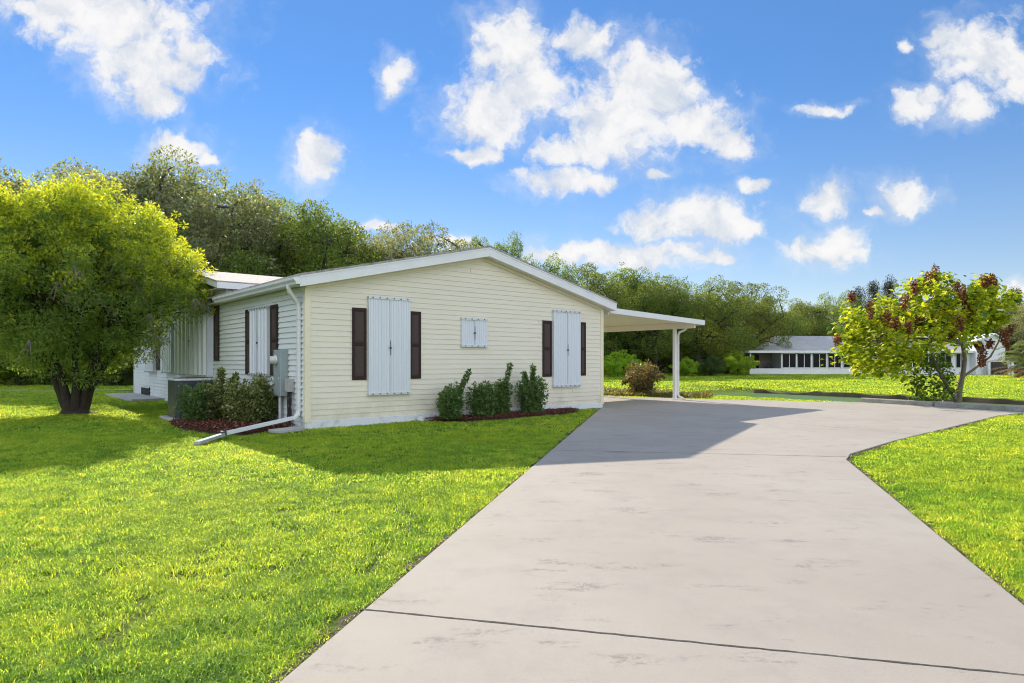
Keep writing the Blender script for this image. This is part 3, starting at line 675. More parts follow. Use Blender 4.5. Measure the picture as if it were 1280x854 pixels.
def casuarina(px, Yd, top, seed, label):
    r = np.random.default_rng(seed); H = (HY-top)/F*Yd+CH; X = (px-PX0)/F*Yd
    root = empty('casuarina_tree', (X, Yd, 0)); tb = MB(); tb.tube([(0, 0, -.1), (.1, 0, H*.5), (0, 0, H*.97)], [.22, .14, .03], 7)
    cs = []; rad = []
    for k in range(46):
        z = H*(.25+.75*r.random()); w_ = (1-z/H)*H*.16+.45; a = r.random()*6.28; q = w_*(.3+.7*r.random())
        cs.append((q*math.cos(a), q*math.sin(a), z+q*.5)); rad.append(.5+.35*r.random())
        tb.tube([(0, 0, z-.2), cs[-1]], [.03, .01], 4, cap=False)
    Vv, Fc = clump_leaves(r, np.array(cs), np.array(rad), 150, .30, .22, flat=1.5, up=.1, hollow=.1)
    tb.build('trunk', M['bark'], root, recalc=False)
    np_mesh('crown', Vv, Fc, M['pineleaf'], root, attr=np.repeat(np.clip(r.normal(.45, .25, len(Fc)//2), 0, 1), 2))
    tag(root, label, 'tree', 'casuarina trees behind the far house')
casuarina(1072, 92, 366, 1, 'dark feathery spire tree, leftmost of the grey spires beside the pale domed treetop')
casuarina(1092, 95, 358, 2, 'dark feathery spire tree, second of the grey spires above the far roof')
casuarina(1112, 94, 355, 3, 'dark feathery spire tree, right before the yellow and burgundy tree')
casuarina(1268, 96, 366, 4, 'dark feathery spire tree right of the yellow and burgundy tree')

def understorey():
    rg = random.Random(9)
    rows = []
    for px in range(-60, 240, 42): rows.append((px, rg.uniform(36, 42), rg.uniform(2.2, 3.4), 'd'))
    for px in range(705, 1240, 29): rows.append((px, 62+(px-705)*.045+rg.uniform(-1, 1)+(6 if px > 930 else 0), rg.uniform(2.6, 4.2), 'd'))
    for px in range(690, 1300, 33): rows.append((px, 84+rg.uniform(-2, 2), rg.uniform(4.0, 5.5), 'd'))
    for i, (px, Yd, h, k) in enumerate(rows):
        X = (px-PX0)/F*Yd
        make_tree('understorey_bush', bushes[i % 2], M['darkleaf'], M['bark'], (X, Yd, float(ground_z(X, Yd))), h/10, h/10, rg.uniform(0, 6), 'dark leafy bush of the undergrowth at the foot of the wood', 'bush', 'undergrowth bushes at the wood edge')
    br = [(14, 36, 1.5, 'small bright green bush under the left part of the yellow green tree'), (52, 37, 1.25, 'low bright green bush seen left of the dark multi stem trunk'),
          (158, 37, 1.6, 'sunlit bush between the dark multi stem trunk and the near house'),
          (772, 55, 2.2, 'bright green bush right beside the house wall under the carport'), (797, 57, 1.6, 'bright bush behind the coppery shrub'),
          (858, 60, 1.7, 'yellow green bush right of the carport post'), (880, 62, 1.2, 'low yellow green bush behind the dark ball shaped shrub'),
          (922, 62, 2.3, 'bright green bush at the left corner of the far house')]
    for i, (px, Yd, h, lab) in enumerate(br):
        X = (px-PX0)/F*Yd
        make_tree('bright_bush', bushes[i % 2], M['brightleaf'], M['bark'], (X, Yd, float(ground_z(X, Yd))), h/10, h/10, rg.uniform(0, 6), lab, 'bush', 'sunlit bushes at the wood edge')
    X, Yd = (890-PX0)/F*60, 60
    make_tree('round_shrub', bushes[1], M['darkleaf'], M['bark'], (X, Yd, float(ground_z(X, Yd))), .17, .19, 1, 'dark green ball shaped shrub alone on the lawn left of the far house', 'shrub')
understorey()

# ------------------------------------------------------------------ yellow green multi stem tree on the left
def left_tree():
    r = np.random.default_rng(7); rd_ = random.Random(7)
    root = empty('multi_stem_tree', (Tree0[0]-.12, Tree0[1], 0)); tb = MB()
    cen = []; zc, R, RZ = 3.3, 2.62, 2.4; t = 0
    while len(cen) < 470 and t < 30000:
        t += 1; d = rdir(r, 1)[0]; f = .28+.72*r.random()**.45; az_ = math.atan2(d[1], d[0])
        lump = 1+.08*math.sin(3*az_+1)+.07*math.sin(6*az_+4*d[2])+.05*math.sin(11*az_+7*d[2])
        zz = zc+d[2]*RZ*f*(1.0 if d[2] > 0 else 1.05)*(1+.07*math.sin(5*az_)+.06*math.sin(9*az_+2))
        rr = R*f*lump*(1.0-.20*max(0, -d[2]-.1)) if d[2] < 0 else R*f*lump
        p = np.array([d[0]*rr, d[1]*rr, zz])
        if p[2] < 1.12+.22*math.sin(2*az_+.6) and np.hypot(p[0], p[1]) < 1.6: continue
        if p[2] < .95: continue
        if all(np.linalg.norm(p-q) > .27 for q in cen): cen.append(p)
    for _ in range(46):      # shoots that stand out of the dome
        d = rdir(r, 1)[0]; d[2] = abs(d[2])*.9-.15; q_ = 1.0+.16*r.random()
        cen.append(np.array([d[0]*R*q_, d[1]*R*q_, zc+d[2]*RZ*q_]))
    cen = np.array(cen)
    # stems: flared base dividing at once into several dark stems
    tb.tube([(0, 0, -.1), (0, 0, .08), (0, .0, .28), (0, .0, .5)], [.44, .32, .22, .15], 14)
    ends = []
    for k in range(10):
        a = 2*PI*k/10+.3; q = rd_.uniform(1.0, 1.7); e = Vector((q*math.cos(a), q*math.sin(a), rd_.uniform(2.0, 2.8)))
        s0 = Vector((.17*math.cos(a), .17*math.sin(a), .05)); p = bez(s0, Vector((.42*math.cos(a), .42*math.sin(a), 1.0)), e, 7)
        p = [q_+Vector((rd_.uniform(-.03, .03), rd_.uniform(-.03, .03), 0)) for q_ in p]
        tb.tube(p, [.135, .11, .095, .085, .075, .065, .055, .045], 8, cap=False); ends += p[3:]
    lp = np.array([list(q) for q in ends])
    for c in cen:
        j = int(np.argmin(np.linalg.norm(lp-c, axis=1)+r.random(len(lp))*.5)); s0, e = Vector(lp[j]), Vector(c)
        tb.tube(bez(s0, s0.lerp(e, .55)+Vector((0, 0, .3)), e, 4), [.035, .028, .02, .012, .006], 5, cap=False)
    tb.build('trunk', M['bark_dark'], root, recalc=False)
    V1, F1 = clump_leaves(r, cen, .30+.18*r.random(len(cen)), 300, .085, .34, flat=.85, droop=-.15, up=.4, hollow=.25)
    n1 = len(F1); m1 = np.zeros(n1, int)
    rn1 = np.repeat(np.clip(r.normal(.45, .25, n1//2), 0, 1), 2)
    # new growth: whorls of young leaves on the shoots that reach the light
    outer = cen[(cen[:, 2] > 2.4)]
    d = outer-np.array([0, 0, 2.6]); d /= np.linalg.norm(d, axis=1, keepdims=True)
    k = r.choice(len(outer), 4200); jit = rdir(r, len(k))
    dd = d[k]*.75+jit*.75; dd /= np.linalg.norm(dd, axis=1, keepdims=True)
    tips = outer[k]+dd*(.28+.26*r.random(len(k))+.30*(r.random(len(k)) < .12))[:, None]
    keep = r.random(len(tips)) < np.clip((tips[:, 2]-2.7)/1.8, .05, 1); tips = tips[keep]
    V2, F2 = clump_leaves(r, tips, np.full(len(tips), .095), 22, .088, .32, flat=1.0, up=.3, hollow=.15)
    F2 = F2+len(V1); rn2 = np.repeat(np.clip(r.normal(.5, .25, len(F2)//2), 0, 1), 2)
    np_mesh('crown', np.concatenate([V1, V2]), np.concatenate([F1, F2]), [M['mature'], M['young']], root, attr=np.concatenate([rn1, rn2]), mi=np.concatenate([m1, np.ones(len(F2), int)]))
    tw = MB()
    low = cen[(cen[:, 2] < 4.0) & (np.hypot(cen[:, 0], cen[:, 1]) > 1.7)]
    for i in r.choice(len(low), 130):
        c = Vector(low[i]); o = Vector((c.x, c.y, 0)).normalized(); s0 = c+o*rd_.uniform(.15, .32)
        for b in range(3):
            e = s0+o*rd_.uniform(.0, .25)+Vector((rd_.uniform(-.25, .25), rd_.uniform(-.25, .25), rd_.uniform(-.6, -.15)))
            tw.tube(bez(s0, s0.lerp(e, .4)+Vector((0, 0, .1)), e, 4), [.007, .006, .0045, .003, .002], 4, cap=False)
    tag(tw.build('twigs', M['twig'], root, recalc=False), kind='stuff')
    tag(root, 'round yellow green tree with dark flaring stems standing on the lawn left of the house', 'tree')
left_tree()

# ------------------------------------------------------------------ near house
H = empty('manufactured_home', (HC[0], HC[1], 0), HROT)
tag(H, 'cream sided single storey home with brown shutters and metal panels over its windows', 'house')
W_, LEN = 8.88, 17.3; SLOPE = .232; RID = 4.46
def rz_(t): return 3.03+(t+.25)*SLOPE if t <= RID else 3.03+(RID*2-t+.25)*SLOPE
EXPO = .1155
def siding(poly_span, z0, z1, f, out, mi=0, seam=0):
    """clapboards: one sloped face and one under-lip per course; span(z) gives the course ends, f(a, off, z) places a point"""
    b = MB(); z = z0
    while z < z1-1e-4:
        zt = min(z+EXPO, z1)
        for half in (0,):
            za, zb, oa, ob = z, zt, out, .001
            a0, a1 = poly_span(za); b0, b1 = poly_span(zb)
            if a1-a0 < .02: break
            if b1-b0 < .01: b0 = b1 = (a0+a1)/2
            b.add([f(a0, oa, za), f(a1, oa, za), f(b1, ob, zb), f(b0, ob, zb)], [(0, 1, 2, 3)])
            lo = 0
            b.add([f(a0, lo, za), f(a1, lo, za), f(a1, oa, za), f(a0, oa, za)], [(0, 1, 2, 3)])
        z = zt
    return b
def gspan(z):
    zt = z+.20
    if zt <= rz_(0.0): return (0.05, W_-.05)
    t0 = (zt-3.03)/SLOPE-.25; return (max(.05, t0), min(W_-.05, 2*RID-t0))
fg = lambda a, o, z: (a, -o, z)
fs_ = lambda a, o, z: (-o, a, z)
core = MB()
core.ext([(0.02, 0), (W_-.02, 0), (W_-.02, rz_(W_)-.16), (RID, rz_(RID)-.16), (.02, rz_(0)-.16)], lambda a, b, c: (a, c, b), .02, LEN-.02)
core.build('wall_core', M['cream'], H)
siding(gspan, .14, 3.92, fg, .015).build('gable_wall', M['cream'], H, recalc=False)
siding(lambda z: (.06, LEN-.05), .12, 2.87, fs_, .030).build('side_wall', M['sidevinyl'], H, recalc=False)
b = MB(); b.bx(.0, W_, -.02, .012, -.1, .15); b.bx(-.02, .012, 0, LEN, -.1, .13)
b.build('skirting', M['skirt'], H, bevel=.006)
b = MB(); b.bx(-.036, .085, -.030, .0, .12, 2.9); b.bx(-.036, .0, .0005, .085, .12, 2.9); b.build('corner_trim', M['trimcream'], H, bevel=.006)
b = MB(); b.bx(W_-.085, W_+.028, -.030, 0, .10, 2.86); b.bx(W_, W_+.024, 0, .085, .10, 2.86); b.build('corner_trim', M['trimcream'], H, bevel=.006)
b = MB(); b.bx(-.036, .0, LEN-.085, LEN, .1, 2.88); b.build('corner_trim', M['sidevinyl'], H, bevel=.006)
# perforated side of the far corner trim
b = MB(); b.bx(W_, W_+.012, .02, LEN-.02, .1, 2.86); b.build('back_wall', M['cream'], H)
# seams of the vinyl courses
for t, k in ((5.9, 2), (7.62, 3), (4.1, 29), (2.3, 22), (6.35, 19)):
    b = MB(); z = .14+EXPO*k; b.bx(t, t+.003, -.0235, -.010, z, z+EXPO*.9); b.build('siding_seam', M['trimcream'], H)
OV, OVE = .30, .25
th = .045
def slab(b, t0, t1, dz0, dz1, s0, s1, mi=0):
    b.ext([(t0, rz_(t0)+dz0), (t1, rz_(t1)+dz0), (t1, rz_(t1)+dz1), (t0, rz_(t0)+dz1)], lambda a, z, c: (a, c, z), s0, s1, mi)
rb = MB(); slab(rb, -OVE-.02, RID, .0, .04, -OV-.02, LEN+.3); slab(rb, RID, 2*RID+OVE+.02, .0, .04, -OV-.02, LEN+.3)
roof = rb.build('roof', M['shingle'], H)
b = MB(); slab(b, -OVE, RID, -.22, -.003, -OV, -OV+.03); b.build('fascia', M['white'], roof, bevel=.004)
b = MB(); slab(b, RID, 2*RID+OVE, -.22, -.003, -OV, -OV+.03); b.build('fascia', M['white'], roof, bevel=.004)
b = MB(); slab(b, -OVE, RID, -.035, -.002, -OV-.012, -OV-.002); slab(b, RID, 2*RID+OVE, -.035, -.002, -OV-.012, -OV-.002); b.build('drip_edge', M['white'], roof)
b = MB(); slab(b, -OVE+.01, RID, -.205, -.19, -OV+.032, .0); slab(b, RID, 2*RID+OVE-.01, -.205, -.19, -OV+.032, .0)
b.bx(-OVE+.02, -.0, 0, LEN, 2.885, 2.90); b.bx(W_+.001, W_+OVE-.02, 0, LEN, 2.845, 2.86); b.build('soffit', M['ceil'], roof)
b = MB(); slab(b, .0, RID, -.285, -.207, -.045, -.023); slab(b, RID, W_, -.285, -.207, -.045, -.023); b.build('frieze_board', M['trimcream'], H)
b = MB(); b.bx(W_+OVE-.02, W_+OVE+.0, -OV+.032, LEN, rz_(W_+OVE)-.2, rz_(W_+OVE)-.003); b.build('fascia', M['white'], roof)
# eave gutter: K-profile
def gutter(s0, s1):
    b = MB(); t1 = -OVE-.003
    prof = [(t1, 2.86), (t1-.075, 2.86), (t1-.085, 2.90), (t1-.125, 2.945), (t1-.125, 2.99), (t1-.115, 2.99), (t1-.112, 2.95), (t1-.072, 2.905), (t1-.066, 2.872), (t1-.006, 2.872), (t1-.006, 3.01), (t1, 3.01)]
    b.ext(prof, lambda a, z, c: (a, c, z), s0, s1)
    for s in (s0, s1-.003): b.ext([(t1, 2.86), (t1-.075, 2.86), (t1-.085, 2.90), (t1-.125, 2.945), (t1-.125, 2.99), (t1, 3.0)], lambda a, z, c: (a, c, z), s-.002, s+.003)
    b.bx(-OVE-.002, -OVE+.02, s0, s1, 2.86, 3.028)
    return b.build('gutter', M['white'], H)
gutter(-OV, 5.12); gutter(11.3, LEN+.25)
# downspout with offset, elbow and the long pipe led over the bed
def rect_pipe(b, path, w, d, up=(0, 0, 1)):
    path = [Vector(p) for p in path]; vs = []
    for i, p in enumerate(path):
        dd = (path[min(i+1, len(path)-1)]-path[max(i-1, 0)]).normalized()
        u = Vector((0, 1, 0)); u = (u-dd*u.dot(dd)).normalized(); v = dd.cross(u)
        for a, c in ((-1, -1), (1, -1), (1, 1), (-1, 1)): vs.append(p+u*a*w/2+v*c*d/2)
    fs = [(0, 3, 2, 1)]; n = len(path)
    for i in range(n-1):
        for k in range(4): fs.append((i*4+k, i*4+(k+1) % 4, i*4+4+(k+1) % 4, i*4+4+k))
    fs.append(tuple((n-1)*4+k for k in range(4))); b.add(vs, fs)
b = MB(); ds = .24
rect_pipe(b, [(-.315, ds-.1, 2.87), (-.315, ds-.1, 2.82), (-.28, ds-.08, 2.74), (-.09, ds, 2.54), (-.065, ds, 2.46), (-.065, ds, .36), (-.09, ds-.02, .27), (-.20, ds-.07, .215)], .085, .065)
dsp = b.build('downspout', M['white'], H, bevel=.008)
b = MB(); rect_pipe(b, [(-.19, ds-.065, .218), (-1.78, -.66, .085)], .085, .07); b.build('pipe', M['white'], dsp, bevel=.008)
b = MB(); rect_pipe(b, [(-1.76, -.65, .075), (-2.38, -1.36, .04)], .11, .055); b.build('pipe_end', M['pipe_end'], dsp, bevel=.008)
b = MB(); b.bx(-1.82, -1.74, -.74, -.60, .06, .135); b.build('joint_band', M['bolt'], dsp)
for z in (2.2, .8):
    b = MB(); b.bx(-.1, -.02, ds-.06, ds+.06, z, z+.03); b.build('strap', M['white'], dsp)

# cross gable over the bay window
cg0, cg1, cgm, cgz0, cgz1 = 4.95, 11.25, 8.1, 3.40, 4.04
k_ = (cgz1-cgz0)/(cgm-cg0)
def cz(s): return cgz0+(s-cg0)*k_ if s < cgm else cgz0+(2*cgm-s-cg0)*k_
dz = MB()
def dspan(z):
    zt = z+.16
    if zt <= cz(5.2): return (5.2, 2*cgm-5.2)
    s = cg0+(zt-cgz0)/k_; return (s, 2*cgm-s)
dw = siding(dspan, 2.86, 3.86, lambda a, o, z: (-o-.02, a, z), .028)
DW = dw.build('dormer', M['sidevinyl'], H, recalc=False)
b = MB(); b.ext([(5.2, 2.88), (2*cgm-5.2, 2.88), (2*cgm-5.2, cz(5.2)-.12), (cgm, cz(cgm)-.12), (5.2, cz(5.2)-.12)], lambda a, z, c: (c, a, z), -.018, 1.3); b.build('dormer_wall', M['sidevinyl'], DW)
b = MB()
for s0, s1 in ((cg0, cgm), (cgm, 2*cgm-cg0)):
    b.ext([(s0, cz(s0)), (s1, cz(s1)), (s1, cz(s1)+.035), (s0, cz(s0)+.035)], lambda a, z, c: (c, a, z), -.32, 4.4)
b.build('dormer_roof', M['shingle'], DW)
b = MB()
for s0, s1 in ((cg0, cgm), (cgm, 2*cgm-cg0)):
    b.ext([(s0, cz(s0)-.16), (s1, cz(s1)-.16), (s1, cz(s1)-.003), (s0, cz(s0)-.003)], lambda a, z, c: (c, a, z), -.30, -.27)
b.bx(-.268, 1.4, cg0, cg0+.022, cgz0-.16, cgz0+.001); b.bx(-.268, 1.4, 2*cgm-cg0-.022, 2*cgm-cg0, cgz0-.16, cgz0+.001)
b.build('dormer_fascia', M['white'], DW, bevel=.003)
b = MB(); b.bx(-.266, -.02, cg0+.024, 2*cgm-cg0-.024, cgz0-.155, cgz0-.14); b.build('dormer_soffit', M['ceil'], DW)

# storm panels and shutters.  f(a, off, z): a runs along the wall
def storm_panel(f, a0, a1, z0, z1, prot=.07, halves=2, pitch=.066, lockz=None, rib=.009):
    def corr(b, x0, x1, o):
        n = max(2, round((x1-x0)/pitch)); p = (x1-x0)/n; prof = [(x0, o)]
        for i in range(n):
            x = x0+i*p; prof += [(x+p*.34, o), (x+p*.42, o+rib), (x+p*.58, o+rib), (x+p*.66, o)]
        prof.append((x1, o)); vs = []; m = len(prof)
        for z in (z0, z1):
            for x, q in prof: vs.append(f(x, q, z))
        for x, q in reversed(prof): pass
        fs = [(i, i+1, m+i+1, m+i) for i in range(m-1)]; b.add(vs, fs)
    b = MB(); am = (a0+a1)/2
    if halves == 2: corr(b, a0+.012, am+.02, prot); corr(b, am-.005, a1-.012, prot+.006)
    else: corr(b, a0+.012, a1-.012, prot)
    for x0, x1 in ((a0, a0+.012), (a1-.012, a1)):
        b.ext([(x0, z0), (x1, z0), (x1, z1), (x0, z1)], lambda a, z, c: f(a, c, z), .0, prot+.004)
    root = b.build('storm_panel', M['panel'], H, recalc=False)
    for nm, za, zb in (('track', z1-.012, z1+.04), ('track', z0-.04, z0+.012)):
        b = MB(); b.ext([(a0-.01, za), (a1+.01, za), (a1+.01, zb), (a0-.01, zb)], lambda a, z, c: f(a, c, z), 0, prot+.03 if nm else 0)
        b.build(nm, M['panelrim'], root)
        n = max(3, int((a1-a0)/.155)); zc_ = (za+zb)/2
        for i in range(n):
            x = a0+(i+.5)*(a1-a0)/n; b = MB()
            b.ext([(x-.013, zc_-.011), (x+.013, zc_-.011), (x+.013, zc_+.011), (x-.013, zc_+.011)], lambda a, z, c: f(a, c, z), prot+.031, prot+.042)
            b.build('bolt', M['bolt'], root)
    if halves == 2:
        b = MB(); b.ext([(am-.012, z0+.02), (am+.008, z0+.02), (am+.008, z1-.02), (am-.012, z1-.02)], lambda a, z, c: f(a, c, z), prot+.002+rib, prot+.015+rib); b.build('centre_mate', M['panelrim'], root)
        lz = lockz if lockz else z0+(z1-z0)*.48
        b = MB(); b.ext([(am-.03, lz-.02), (am+.01, lz-.02), (am+.01, lz+.02), (am-.03, lz+.02)], lambda a, z, c: f(a, c, z), prot+.025, prot+.05)
        b.ext([(am-.006, lz-.16), (am+.004, lz-.16), (am+.004, lz+.16), (am-.006, lz+.16)], lambda a, z, c: f(a, c, z), prot+.025, prot+.034); b.build('lock', M['bolt'], root)
    return root
def shutter(f, a0, a1, z0, z1):
    b = MB(); w = min(.055, (a1-a0)*.2)
    pr = .035
    for x0, x1, y0, y1 in ((a0, a0+w, z0, z1), (a1-w, a1, z0, z1), (a0+w, a1-w, z0, z0+.075), (a0+w, a1-w, z1-.075, z1), (a0+w, a1-w, (z0+z1)/2-.035, (z0+z1)/2+.035)):
        b.ext([(x0, y0), (x1, y0), (x1, y1), (x0, y1)], lambda a, z, c: f(a, c, z), .014, pr)
    s = b.build('window_shutter', M['shutter'], H, bevel=.004)
    b = MB(); zm = (z0+z1)/2
    for y0, y1 in ((z0+.075, zm-.035), (zm+.035, z1-.075)):
        b.ext([(a0+w, y0), (a1-w, y0), (a1-w, y1), (a0+w, y1)], lambda a, z, c: f(a, c, z), .012, .022)
        b.ext([(a0+w+.03, y0+.035), (a1-w-.03, y0+.035), (a1-w-.03, y1-.035), (a0+w+.03, y1-.035)], lambda a, z, c: f(a, c, z), .0225, .030)
    b.build('shutter_panel', M['shutter_in'], s, bevel=.004)
    return s
fs2 = lambda a, o, z: (-o-.020, a, z)
def zat(px, py, t=None, s=None):
    q = P(t, s); return CH+(HY-py)/F*q.y
def G(px0, px1, py0, py1, fn, s=False, **kw):
    if not s:
        a0, a1 = wt(px0), wt(px1); am = (a0+a1)/2; q = P(am, 0).y
    else:
        a0, a1 = ws(px1), ws(px0); am = (a0+a1)/2; q = P(0, am).y
    pm = q
    z1 = CH+(HY-py0)/F*pm; z0 = CH+(HY-py1)/F*pm
    return fn(fs_ if s else fg, a0, a1, z0, z1, **kw)
G(459, 511, 374.5, 491, storm_panel)
G(439.5, 457.5, 385, 475, shutter); G(511.5, 525.5, 389.5, 473.5, shutter)
G(575.5, 607, 400, 432, storm_panel, prot=.05)
G(690, 723.5, 390.5, 481.5, storm_panel)
G(677.5, 689, 401, 471, shutter); G(724.5, 731.5, 403, 469.5, shutter)
def SP(s0, s1, z0, z1, **kw): return storm_panel(fs2, s0, s1, z0, z1, **kw)
SP(1.92, 3.10, 1.07, 2.55, prot=.075, pitch=.19, rib=.03); shutter(fs2, 1.46, 1.88, 1.04, 2.60); shutter(fs2, 3.14, 3.55, 1.04, 2.60)
SP(6.30, 9.90, .97, 3.02, prot=.15, pitch=.42, rib=.055); shutter(fs2, 5.72, 6.16, 1.37, 2.86)
shutter(fs2, 10.02, 10.42, 1.02, 2.55); SP(10.5, 11.75, 1.0, 2.55, prot=.13, halves=1, pitch=.3, rib=.04)
shutter(fs2, 12.70, 13.12, 1.05, 2.55); SP(13.2, 14.5, 1.0, 2.55, prot=.13, halves=1, pitch=.3, rib=.04)
b = MB(); b.bx(-.058, .0, 14.3, 15.7, .06, .40); v_ = b.build('crawl_vent', M['vent'], H)
for z in (.06, .38):
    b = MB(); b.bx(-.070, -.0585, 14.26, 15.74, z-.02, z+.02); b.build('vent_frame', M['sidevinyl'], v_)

# small things at the side wall -------------------------------------------------
def local(name, label, cat, t, s, z=0, group=None):
    q = P(t, s, z); return tag(empty(name, q, HROT), label, cat, group)
mbx = local('electric_meter', 'grey steel electric meter box with round glass meter on the side wall beside the downspout', 'meter box', -.02, 1.1, .62)
b = MB(); b.bx(-.17, 0, -.20, .20, 0, .98); b.build('enclosure', M['metergrey'], mbx, bevel=.012)
b = MB(); b.bx(-.178, -.171, -.17, .17, .03, .52); b.build('cover', M['metergrey'], mbx, bevel=.003)
Mx = Matrix.Rotation(-PI/2, 4, 'Y')
b = MB(); b.lathe([(.001, .0), (.10, .0), (.10, .045), (.086, .05), (.086, .12), (.07, .14), (.001, .145)], (-.172, .02, .76), 20, Mx); b.build('meter', M['glass'], mbx)
b = MB(); b.lathe([(.088, .0), (.106, .0), (.106, .04), (.088, .04)], (-.172, .02, .76), 20, Mx); b.build('meter_ring', M['panelrim'], mbx)
b = MB(); b.bx(-.182, -.179, -.13, -.10, .36, .40); b.build('seal', M['white'], mbx)
b = MB(); b.tube([(-.08, .06, 0), (-.08, .06, -.62)], .032, 10); b.build('conduit', M['panelrim'], mbx)
jb = local('junction_box', 'small tan junction box with black cables hanging below, right of the meter box', 'junction box', -.02, .66, .72)
b = MB(); b.bx(-.13, 0, -.11, .11, 0, .27); b.build('enclosure', M['pad'], jb, bevel=.012)
b = MB(); rg = random.Random(3)
for k in range(5):
    y = -.09+.045*k
    b.tube([(-.06, y, .01), (-.07+rg.uniform(-.03, .03), y+rg.uniform(-.03, .03), -.2), (-.06, y+.02, -.45), (-.05+rg.uniform(-.05, .0), y+rg.uniform(-.06, .06), -.70)], .013, 6)
b.tube([(-.06, -.12, -.55), (-.08, .2, -.60)], .018, 6); b.build('cable', M['cable'], jb)
# air conditioner
ac = local('air_conditioner', 'dark slate air conditioner unit with pale fan lid beside the side wall', 'air conditioner', -1.17, 3.88, .07)
def rrect(w, d, r, n=5):
    o = []
    for cx, cy, a0 in ((w/2-r, d/2-r, 0), (-w/2+r, d/2-r, PI/2), (-w/2+r, -d/2+r, PI), (w/2-r, -d/2+r, 3*PI/2)):
        for k in range(n+1): a = a0+PI/2*k/n; o.append((cx+r*math.cos(a), cy+r*math.sin(a)))
    return o
idf = lambda a, b_, c: (a, b_, c)
b = MB(); b.ext(rrect(.86, .86, .12), idf, .02, .84); cab = b.build('cabinet', M['ac'], ac)
b = MB(); b.ext(rrect(.88, .88, .125), idf, 0, .05); b.build('base_pan', M['ac'], ac)
b = MB(); b.ext(rrect(.885, .885, .125), idf, .841, .885); lid = b.build('lid', M['actop'], ac, bevel=.01)
b = MB()
for q in (.08, .14, .20, .26, .32, .37): b.tube([(q*math.cos(2*PI*k/28), q*math.sin(2*PI*k/28), .897) for k in range(29)], .004, 5, cap=False)
for k in range(12): b.tube([(.05*math.cos(PI*k/6), .05*math.sin(PI*k/6), .893), (.38*math.cos(PI*k/6), .38*math.sin(PI*k/6), .889)], .004, 5)
b.build('fan_grille', M['ac'], lid)
b = MB(); b.lathe([(.001, .904), (.09, .902), (.10, .893), (.001, .892)], n=16); b.build('fan_hub', M['ac'], lid)
b = MB()
for k in range(15): z = .10+k*.047; b.bx(-.432, -.4295, -.29, .29, z, z+.02); b.bx(-.29, .10, -.432, -.4295, z, z+.02)
b.build('louvre', M['ac'], cab)
b = MB(); b.bx(.14, .31, -.438, -.431, .42, .74); b.build('service_panel', M['vent'], cab, bevel=.004)
b = MB(); b.bx(-.31, -.25, -.452, -.441, 0, .09); b.build('hold_down_clip', M['actop'], ac)
b = MB(); b.bx(.2, .26, -.452, -.441, 0, .09); b.build('hold_down_clip', M['actop'], ac)
pd = MB(); pd.box((0, 0, .035), (1.12, 1.12, .07)); po = pd.build('concrete_pad', M['pad'], bevel=.012); q = P(-1.17, 3.88); po.location = (q.x, q.y, 0); po.rotation_euler = (0, 0, HROT)
tag(po, 'square pale concrete pad beneath the air conditioner', 'pad')
pd = MB(); pd.box((0, 0, .04), (1.0, 5.2, .1)); po = pd.build('concrete_step', M['pad'], bevel=.012); q = P(-.52, 14.6); po.location = (q.x, q.y, 0); po.rotation_euler = (0, 0, HROT)
tag(po, 'long low concrete slab under the black crawl vent of the side wall', 'slab')
pv = MB(); pv.box((0, 0, .03), (.62, .34, .07)); po = pv.build('paving_stone', M['pad'], bevel=.015); q = P(-.50, -.28); po.location = (q.x, q.y, 0); po.rotation_euler = (0, 0, HROT+.35)
tag(po, 'flat grey paving stone under the drain pipe at the near house corner', 'paving stone')
def rock(name, loc, r0, label, seed):
    bm = bmesh.new(); bmesh.ops.create_icosphere(bm, subdivisions=3, radius=r0); rg = random.Random(seed)
    ph = [rg.uniform(0, 6) for _ in range(6)]
    for v in bm.verts:
        c = v.co/r0; f = 1+.16*math.sin(3*c.x+ph[0])*math.cos(2.5*c.y+ph[1])+.1*math.sin(6*c.z+ph[2]+3*c.x)
        v.co = Vector((v.co.x*f, v.co.y*f*.8, v.co.z*f*.62))
    for f in bm.faces: f.smooth = True
    me = bpy.data.meshes.new(name); bm.to_mesh(me); bm.free(); me.materials.append(M['stone']); o = link(bpy.data.objects.new(name, me)); o.location = loc
    return tag(o, label, 'rock')
q = P(wt(525.0, -.12), -.14); rock('rock', (q.x, q.y, .04), .11, 'small pale rock against the wall at the left end of the red mulch', 4)

# mulch beds
def bed(name, poly, seed, nch, label):
    r = np.random.default_rng(seed); b = MB()
    cx, cy = np.mean([p[0] for p in poly]), np.mean([p[1] for p in poly]); n = len(poly); vs = [(p[0], p[1], -.02) for p in poly]
    vs += [(cx+(p[0]-cx)*.86, cy+(p[1]-cy)*.86, .045) for p in poly]+[(cx, cy, .065)]
    fs = [(i, (i+1) % n, n+(i+1) % n, n+i) for i in range(n)]+[(n+i, n+(i+1) % n, 2*n) for i in range(n)]
    b.add(vs, fs, 0, True); o = b.build(name, M['mulch_base'])
    xs = [p[0] for p in poly]; ys = [p[1] for p in poly]
    X = r.uniform(min(xs), max(xs), nch*3); Y = r.uniform(min(ys), max(ys), nch*3); k = inpoly(X, Y, poly); X, Y = X[k][:nch], Y[k][:nch]
    pp = np.stack([X, Y, .05+.03*r.random(len(X))], -1); A = rdir(r, len(X)); A[:, 2] *= .25; Nn = rdir(r, len(X))*.5; Nn[:, 2] += 1
    L = .035+.05*r.random(len(X)); Vv, Fc = leaf_arrays(pp, A, Nn, L, L*.35)
    np_mesh('mulch_chips', Vv, Fc, M['mulch'], o, attr=np.repeat(r.random(len(X)), 2))
    return tag(o, label, 'mulch bed', kind='stuff')
bed('mulch_bed', bedF, 1, 9000, 'red brown mulch bed along the gable wall')
